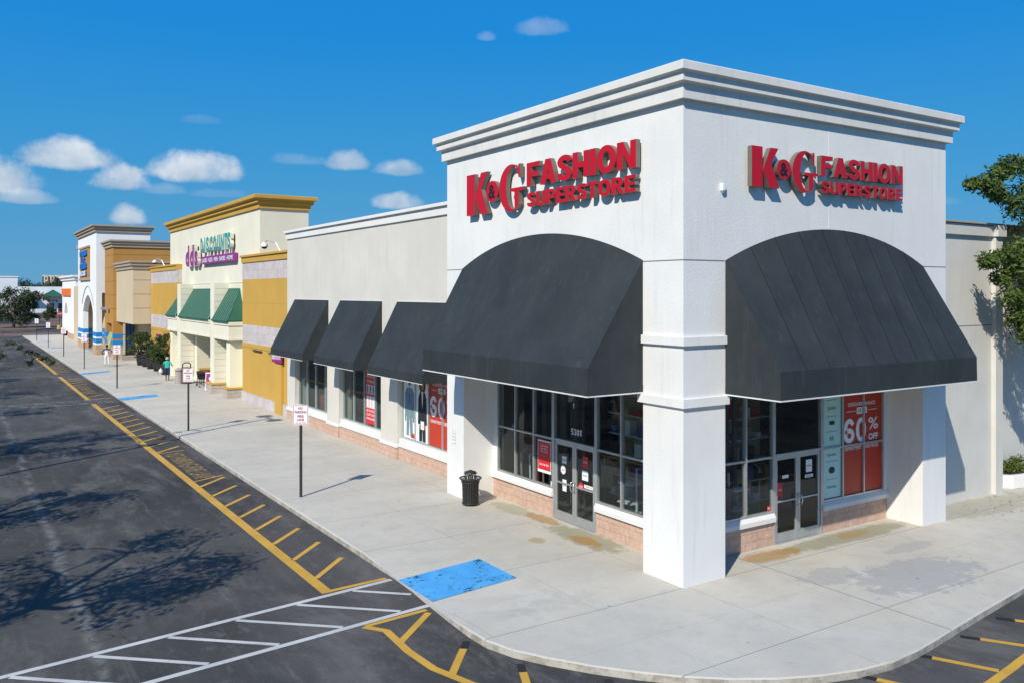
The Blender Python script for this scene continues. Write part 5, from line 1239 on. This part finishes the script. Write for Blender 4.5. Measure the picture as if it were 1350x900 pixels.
for i, y in enumerate(YS):
    o = p0 if i == 0 else dup(p0); o.location = (-4.06, y, 0); o['label'] = 'white fire lane sign on a post, ' + ORD[i]
    if i in (2, 4): o.rotation_euler.z = R(6)
    if i in (3, 5): o.rotation_euler.z = R(-5)
# stop sign far away on a yellow base
st = thing('stop_sign', 'red octagonal stop sign on a yellow base at the far junction', 'sign', (1.9, 150, 0))
b = MB(); b.tube([(1.9, 150, 0), (1.9, 150, 3.0)], .06, 6); b.build('post', 'post_brown', st)
b = MB(); b.T = lambda u, d, z: (1.9 + u, 149.9 - d, 2.6 + z); b.add([(.42 * math.cos(R(22.5 + 45 * k)), 0, .42 * math.sin(R(22.5 + 45 * k))) for k in range(8)] + [(.42 * math.cos(R(22.5 + 45 * k)), .02, .42 * math.sin(R(22.5 + 45 * k))) for k in range(8)], [tuple(range(8)), tuple(range(8, 16))] + [(k, (k + 1) % 8, 8 + (k + 1) % 8, 8 + k) for k in range(8)])
add_text(b, 'STOP', I3, 0, -.12, .026, .25, .62, 0, .03, 1); b.T = None; b.build('panel', ['stop_red', 'poster_white'], st)
b = MB(); b.lathe((1.9, 150, 0), [(.4, 0), (.36, .5), (.3, .65), (.001, .7)], 12); b.build('base', 'ochre_trim', st)
# far lamps
lp = thing('street_lamp', 'tall twin-headed parking lot lamp standing left of the drive', 'street lamp', (-13.1, 20.9, ZR))
H = 12.6
b = MB(); b.tube([(-13.1, 20.9, .7), (-13.1, 20.9, H)], [.10, .07], 12); b.build('pole', 'dark_metal', lp, True)
b = MB(); b.lathe((-13.1, 20.9, ZR), [(.32, 0), (.32, .80), (.28, .86), (.001, .87)], 16); b.build('base', 'concrete_bin', lp)
for s in (-1, 1):
    b = MB(); b.box(-13.14, -13.06, 20.9 + min(s * .08, s * .5), 20.9 + max(s * .08, s * .5), H - .12, H - .04); b.box(-13.4, -12.8, 20.9 + min(s * .5, s * 1.1), 20.9 + max(s * .5, s * 1.1), H - .16, H, 0); b.build('lamp_head', 'dark_metal', lp)
fl = thing('street_lamp', 'thin far lamp post in front of the mall wall', 'street lamp', (5.6, 205, 0)); b = MB(); b.tube([(5.6, 205, 0), (5.6, 205, 4.4)], .08, 6); b.build('pole', 'dark_metal', fl)
b = MB(); b.box(4.7, 6.5, 204.9, 205.1, 4.3, 4.5); b.lathe((4.8, 205, 4.0), [(.2, 0), (.2, .3)], 6); b.lathe((6.4, 205, 4.0), [(.2, 0), (.2, .3)], 6); b.build('lamp_head', 'dark_metal', fl)

# slatted litter bin by the left pillar
bx, by = -.17, 8.68
tb = thing('litter_bin', 'black slatted metal litter bin with a domed lid by the left tower pillar', 'bin', (bx, by, 0))
def pr_(z): return .235 + .02 * z + .075 * max(0, (z - .62) / .18) ** 1.6
b = MB()
for k in range(30):
    a = 2 * math.pi * k / 30; ct, sn = math.cos(a), math.sin(a); pts = [(bx + pr_(z) * ct, by + pr_(z) * sn, z) for z in (.05, .3, .55, .66, .74, .80)]
    tn = Vector((-sn, ct, 0)) * .017; vs = []
    for p in pts: vs += [tuple(Vector(p) - tn), tuple(Vector(p) + tn), tuple(Vector(p) * 1 + tn - Vector((ct, sn, 0)) * .008), tuple(Vector(p) - tn - Vector((ct, sn, 0)) * .008)]
    fs = [(j * 4 + q, j * 4 + (q + 1) % 4, (j + 1) * 4 + (q + 1) % 4, (j + 1) * 4 + q) for j in range(5) for q in range(4)] + [(3, 2, 1, 0), (20, 21, 22, 23)]
    b.add(vs, fs)
b.build('slats', 'dark_metal', tb)
b = MB(); b.lathe((bx, by, 0), [(.22, .04), (.215, .3), (.21, .72), (.001, .72)], 24); b.build('liner', 'rubber_black', tb, True)
for z, r in ((.06, .245), (.68, .262), (.80, .325)):
    b = MB(); b.tube([(bx + r * math.cos(R(a)), by + r * math.sin(R(a)), z) for a in range(0, 361, 15)], .016, 6, cap=False); b.build('ring', 'dark_metal', tb, True)
b = MB()
for k in range(4): a = R(45 + 90 * k); b.tube([(bx + .15 * math.cos(a), by + .15 * math.sin(a), .72), (bx + .15 * math.cos(a), by + .15 * math.sin(a), .95)], .012, 6)
build_each(b, 'lid_post', 'dark_metal', tb)
b = MB(); b.lathe((bx, by, .94), [(.001, -.01), (.19, -.01), (.20, .0), (.16, .05), (.05, .085), (.02, .10), (.001, .105)], 24); b.build('lid', 'dark_metal', tb, True)
b = MB()
for k in range(4): a = R(90 * k + 20); b.lathe((bx + .19 * math.cos(a), by + .19 * math.sin(a), 0), [(.03, 0), (.03, .05), (.001, .05)], 8)
build_each(b, 'foot', 'dark_metal', tb)

# planters with bushy plants in front of the far ochre wall
PL = [(.55, 66.2, 'leaf_olive', 1.25), (.65, 64.4, 'leaf_dark', 1.35), (.62, 62.0, None, 0), (.68, 59.6, 'leaf_dry', .8), (.66, 57.9, 'leaf_dark', 1.1), (.62, 56.2, 'leaf_dark', 1.5)]
PN = ['farthest', 'second farthest', 'third', 'fourth', 'fifth', 'nearest']
for i, (x, y, leaf, h) in enumerate(PL):
    r = thing('potted_plant' if leaf else 'plant_pot', ('%s black pot %s by the far ochre wall' % (PN[i], 'with a bushy plant' if leaf else 'without a plant')), 'potted plant' if leaf else 'plant pot', (x, y, 0), 'black pots beside the discount store')
    b = MB(); b.lathe((x, y, 0), [(.001, 0), (.34, 0), (.42, .5), (.44, .86), (.48, .88), (.48, .94), (.42, .94), (.41, .84), (.001, .84)], 18); b.build('pot', 'pot_black', r, True)
    if leaf:
        cs = []; g = random.Random(90 + i)
        for k in range(int(14 * h)): a = g.uniform(0, 6.28); rr = g.uniform(0, .75) * h; cs.append((x - .15 + rr * math.cos(a) * .85, y + rr * math.sin(a), .95 + g.uniform(0, 1.35) * h))
        b = MB()
        for c in cs: b.tube([(x, y, .84), ((x + c[0]) / 2, (y + c[1]) / 2, (c[2] + .9) / 2 + .1), c], [.025, .018, .008], 4)
        b.build('stem', 'bark', r)
        leaves_mesh('foliage', cs, [.32] * len(cs), 110, .10, [leaf, 'leaf_bright', leaf], r, seed=200 + i)

# items at the discount store entrance
def bin_round(x, y, lab, mat, h, rr, arch):
    r = thing('litter_bin', lab, 'bin', (x, y, 0)); b = MB(); b.lathe((x, y, 0), [(rr, 0), (rr, h * .85), (rr * 1.08, h * .86), (rr * 1.08, h * .92), (rr * .7, h), (.001, h * 1.01)], 18); b.build('body', mat, r)
    b = MB()
    if arch:
        b.tube([(x - rr * .8, y, h * .95), (x - rr * .8, y, h * 1.22), (x - rr * .4, y, h * 1.3), (x + rr * .4, y, h * 1.3), (x + rr * .8, y, h * 1.22), (x + rr * .8, y, h * .95)], .04, 6); b.build('hood', 'dark_metal', r)
    else:
        b.lathe((x, y, h * .80), [(rr * 1.015, 0), (rr * 1.015, .14)], 18); b.build('label_band', 'magenta', r)
bin_round(.05, 48.9, 'grey concrete litter bin with a pink band beside the walking woman', 'concrete_bin', 1.05, .29, False)
bin_round(.45, 48.6, 'brown litter bin with a dark arched hood behind the second parking sign', 'hair_brown', 1.1, .33, True)
# shopping cart
ct = thing('shopping_cart', 'grey wire shopping cart parked at the discount store entrance', 'shopping cart', (.85, 46.0, 0))
CX, CY = .85, 46.0
def wires(b, f, nu, nv, r=.012):
    for i in range(nu + 1): b.tube([f(i / nu, j / nv) for j in range(nv + 1)], r, 3)
    for j in range(nv + 1): b.tube([f(i / nu, j / nv) for i in range(nu + 1)], r, 3)
b = MB()
A0 = [(-.27, -.45), (.27, -.45), (.22, .45), (-.22, .45)]
for k in range(4):
    p, q = A0[k], A0[(k + 1) % 4]
    def f(s, t_, p=p, q=q):
        x = p[0] + (q[0] - p[0]) * s; y = p[1] + (q[1] - p[1]) * s; sc_ = .82 + .18 * t_; return (CX + x * sc_, CY + y * sc_, .52 + .42 * t_)
    wires(b, f, 12, 6, .012)
wires(b, lambda s, t_: (CX + (-.22 + .44 * s) * .85, CY + (-.4 + .8 * t_) * .9, .52), 10, 10, .012)
b.build('basket', 'dark_metal', ct)
b = MB()
for s in (-1, 1): b.tube([(CX + s * .24, CY - .55, 1.0), (CX + s * .24, CY - .42, .8), (CX + s * .23, CY - .35, .2), (CX + s * .2, CY + .42, .16)], .018, 6); b.tube([(CX + s * .2, CY + .38, .16), (CX + s * .2, CY + .35, .52)], .015, 6)
b.build('frame', 'dark_metal', ct)
b = MB(); b.tube([(CX - .26, CY - .56, 1.0), (CX + .26, CY - .56, 1.0)], .022, 8); b.build('handle', 'sign_red', ct)
for sx in (-.22, .22):
    for sy in (-.36, .42): b = MB(); b.tube([(CX + sx - .015, CY + sy, .065), (CX + sx + .015, CY + sy, .065)], .065, 10); b.build('wheel', 'rubber_black', ct)
ct2 = dup(ct); ct2.location = (1.2, 46.9, 0); ct2.rotation_euler = (0, 0, R(35)); ct2['label'] = 'second wire shopping cart nested behind the first at the store entrance'
ct['group'] = ct2['group'] = 'shopping carts at the entrance'
# magenta A-board
ab = thing('folding_sign', 'magenta folding board leaning by the stone pier of the discount store', 'folding sign', (.98, 44.0, 0))
for s, nm in ((-1, 'front_board'), (1, 'rear_board')):
    b = MB(); n_ = Vector((-.35, -.94, 0)); rt = Vector((.94, -.35, 0)); base = Vector((.98, 44.0, 0)) + n_ * (.25 * -s)
    T = lambda u, d, z, s=s: tuple(Vector((.98, 44.0, 0)) + rt * u + n_ * ((.30 * (1 - z / 1.1) + .02 + d) * (-s)) + Vector((0, 0, z)))
    b.T = T; b.box(-.34, .34, 0, .02, 0, 1.1, 1); b.box(-.30, .30, .02, .024, .12, 1.04, 0)
    b.add([(.13 * math.cos(R(a)), .028, .72 + .12 * math.sin(R(a))) for a in range(0, 360, 30)], [tuple(range(12))], 1); add_text(b, 'SALE', I3, 0, .34, .028, .14, .42, 0, .03, 1)
    b.T = None; b.build(nm, ['magenta', 'poster_white'], ab)

# ------------------------------------------------------------------ PEOPLE
def skin_body(name, joints, edges, parent, matf, mats, extra=()):
    """one continuous skinned body; joints: name -> (pos, radius)"""
    keys = list(joints); me = bpy.data.meshes.new(name); me.from_pydata([joints[k][0] for k in keys], [(keys.index(a), keys.index(b_)) for a, b_ in edges], [])
    o = bpy.data.objects.new(name, me); COL.objects.link(o); md = o.modifiers.new('s', 'SKIN'); sk = me.skin_vertices[0].data
    for i, k in enumerate(keys):
        r = joints[k][1]; sk[i].radius = (r, r) if not isinstance(r, tuple) else r; sk[i].use_root = (k == 'pelvis')
    sb = o.modifiers.new('d', 'SUBSURF'); sb.levels = 2; sb.render_levels = 2
    dg = bpy.context.evaluated_depsgraph_get(); m2 = bpy.data.meshes.new_from_object(o.evaluated_get(dg)); bpy.data.objects.remove(o)
    vs = [v.co.copy() for v in m2.vertices]; fs = [tuple(p.vertices) for p in m2.polygons]; b = MB()
    cs = [sum((vs[i] for i in f), Vector()) / len(f) for f in fs]
    b.add(vs, fs, [matf(c) for c in cs])
    for pts, r, mi in extra: b.tube(pts, r, 6, mi)
    O = origin(parent); b.v = [tuple(Vector(v) + O) for v in b.v]
    bpy.data.meshes.remove(m2)
    return b.build(name, mats, parent, True)
def fingers(h, d, mi, sp=.018):
    d = Vector(d).normalized(); s = d.cross(Vector((0, 0, 1))); s = s.normalized() if s.length > .1 else Vector((1, 0, 0)); out = []
    for k, L_ in enumerate((.065, .078, .082, .07)):
        p = Vector(h) + s * sp * (k - 1.5); c = s.cross(d) * .012; out.append(([p, p + d * L_ * .55, p + d * L_ + c], [.009, .008, .006], mi))
    p = Vector(h) - s * .03; out.append(([p, p - s * .025 + d * .03, p - s * .03 + d * .06], [.011, .009, .007], mi))
    return out
BE = [('pelvis', 'waist'), ('waist', 'chest'), ('chest', 'neck'), ('neck', 'jaw'), ('jaw', 'head'), ('head', 'crown'), ('pelvis', 'hipL'), ('pelvis', 'hipR'), ('hipL', 'kneeL'), ('hipR', 'kneeR'), ('kneeL', 'ankL'), ('kneeR', 'ankR'), ('ankL', 'toeL'), ('ankR', 'toeR'),
      ('chest', 'shL'), ('chest', 'shR'), ('shL', 'elL'), ('shR', 'elR'), ('elL', 'wrL'), ('elR', 'wrR'), ('wrL', 'haL'), ('wrR', 'haR')]
# woman in teal, walking away towards +y; left = -x
w = thing('person', 'person in a teal top and navy trousers walking away with a bag', 'person', (-.28, 51.3, 0), rz=R(-8))
J = dict(pelvis=((0, 0, .92), (.15, .12)), waist=((0, 0, 1.08), (.15, .11)), chest=((0, -.01, 1.27), (.165, .115)), neck=((0, 0, 1.43), .052), jaw=((0, .01, 1.50), .062), head=((0, .015, 1.57), .085), crown=((0, 0, 1.63), .065),
         hipL=((-.10, 0, .86), .10), hipR=((.10, 0, .86), .10), kneeL=((-.09, .08, .48), .06), kneeR=((.09, -.03, .48), .06), ankL=((-.07, .02, .09), .038), ankR=((.08, -.16, .10), .038), toeL=((-.07, .16, .035), .035), toeR=((.09, -.02, .035), .035),
         shL=((-.19, 0, 1.35), .06), shR=((.19, 0, 1.35), .06), elL=((-.27, .02, 1.08), .042), elR=((.30, -.05, 1.10), .042), wrL=((-.34, .16, .92), .028), wrR=((.36, .13, 1.02), .028), haL=((-.35, .22, .90), .033), haR=((.34, .22, 1.03), .033))
def mf(c):
    if c.z > 1.41: return 0
    if abs(c.x) > .22: return 1 if c.z > 1.18 else 0
    if c.z > .93: return 1
    if c.z > .38: return 2
    return 3 if c.z < .07 else 0
skin_body('body', J, BE, w, mf, ['skin_dark', 'teal_cloth', 'navy_cloth', 'hair_brown'], fingers((-.35, .24, .89), (-.1, .5, -.8), 0) + fingers((.34, .24, 1.03), (-.3, .6, -.2), 0) +
          [([(.0, .09, 1.57), (.0, .115, 1.545)], [.014, .016], 0), ([(-.03, .095, 1.515), (.03, .095, 1.515)], [.007, .007], 3), ([(-.035, .088, 1.585), (-.025, .09, 1.585)], [.009, .009], 3), ([(.025, .088, 1.585), (.035, .09, 1.585)], [.009, .009], 3), ([(-.088, 0, 1.55), (-.092, 0, 1.58)], [.014, .016], 0), ([(.088, 0, 1.55), (.092, 0, 1.58)], [.014, .016], 0)])
b = MB(); b.lathe((0, -.012, 1.60), [(.112, -.10), (.125, -.04), (.118, .03), (.08, .085), (.001, .105)], 14); b.v = [tuple(Vector(v) + Vector(w.location)) for v in b.v]; b.build('hair', 'hair_grey', w, True)
bgm = MB(); L0 = Vector((-.28 - .40, 51.3 + .20, 0)); bgm.lathe((L0.x, L0.y, .52), [(.001, 0), (.12, .03), (.155, .14), (.12, .27), (.04, .33), (.02, .40)], 12); tag(bgm.build('shopping_bag', 'bag_plastic', smooth=True), 'white plastic bag hanging from the hand of the person in teal', 'bag')
# man further away, hands on hips, standing on a small scooter
p = thing('person', 'person in a white and navy shirt with elbows out near the striped column', 'person', (-2.1, 66.8, .0))
J = dict(pelvis=((0, 0, .98), (.14, .11)), waist=((0, 0, 1.14), (.135, .10)), chest=((0, 0, 1.34), (.17, .11)), neck=((0, 0, 1.52), .055), jaw=((0, .01, 1.59), .062), head=((0, .015, 1.66), .088), crown=((0, 0, 1.72), .068),
         hipL=((-.10, 0, .92), .095), hipR=((.10, 0, .92), .095), kneeL=((-.12, .04, .55), .06), kneeR=((.13, .02, .55), .06), ankL=((-.13, -.02, .14), .04), ankR=((.15, -.04, .14), .04), toeL=((-.15, .12, .07), .04), toeR=((.18, .10, .07), .04),
         shL=((-.20, 0, 1.43), .06), shR=((.20, 0, 1.43), .06), elL=((-.42, -.08, 1.20), .042), elR=((.42, -.08, 1.20), .042), wrL=((-.24, .10, 1.05), .03), wrR=((.24, .10, 1.05), .03), haL=((-.19, .14, 1.02), .034), haR=((.19, .14, 1.02), .034))
def mf2(c):
    if c.z > 1.51: return 0
    if abs(c.x) > .27: return 0 if c.z < 1.28 else 2
    if c.z > .99: return 1 if c.z < 1.36 else 2
    if c.z > .12: return 1
    return 3
skin_body('body', J, BE, p, mf2, ['skin_dark', 'garment_white', 'navy_cloth', 'rubber_black'], fingers((-.18, .15, 1.01), (.5, .6, -.3), 0) + fingers((.18, .15, 1.01), (-.5, .6, -.3), 0) +
          [([(0, .09, 1.66), (0, .118, 1.63)], [.014, .016], 0), ([(-.03, .098, 1.605), (.03, .098, 1.605)], [.007, .007], 3), ([(-.09, 0, 1.64), (-.094, 0, 1.67)], [.014, .016], 0), ([(.09, 0, 1.64), (.094, 0, 1.67)], [.014, .016], 0)])
b = MB(); b.lathe((0, -.012, 1.70), [(.108, -.08), (.118, -.02), (.11, .05), (.07, .10), (.001, .115)], 14); b.v = [tuple(Vector(v) + Vector(p.location)) for v in b.v]; b.build('hair', 'hair_black', p, True)
ff = thing('feather_flag', 'pale yellow green feather flag standing beside the blue striped column', 'flag', (-1.5, 71.5, 0)); b = MB(); b.tube([(-1.5, 71.5, 0), (-1.45, 71.5, 2.0), (-1.2, 71.5, 2.7)], .025, 6); b.build('pole', 'aluminium', ff)
b = MB(); b.prism([(-1.47, 1.2), (-1.28, 1.22), (-1.02, 2.3), (-1.05, 2.62), (-1.18, 2.7), (-1.38, 2.1)], 71.49, 71.51, 'y'); b.build('banner', 'yellow_green', ff)
print('objects', len(bpy.data.objects))
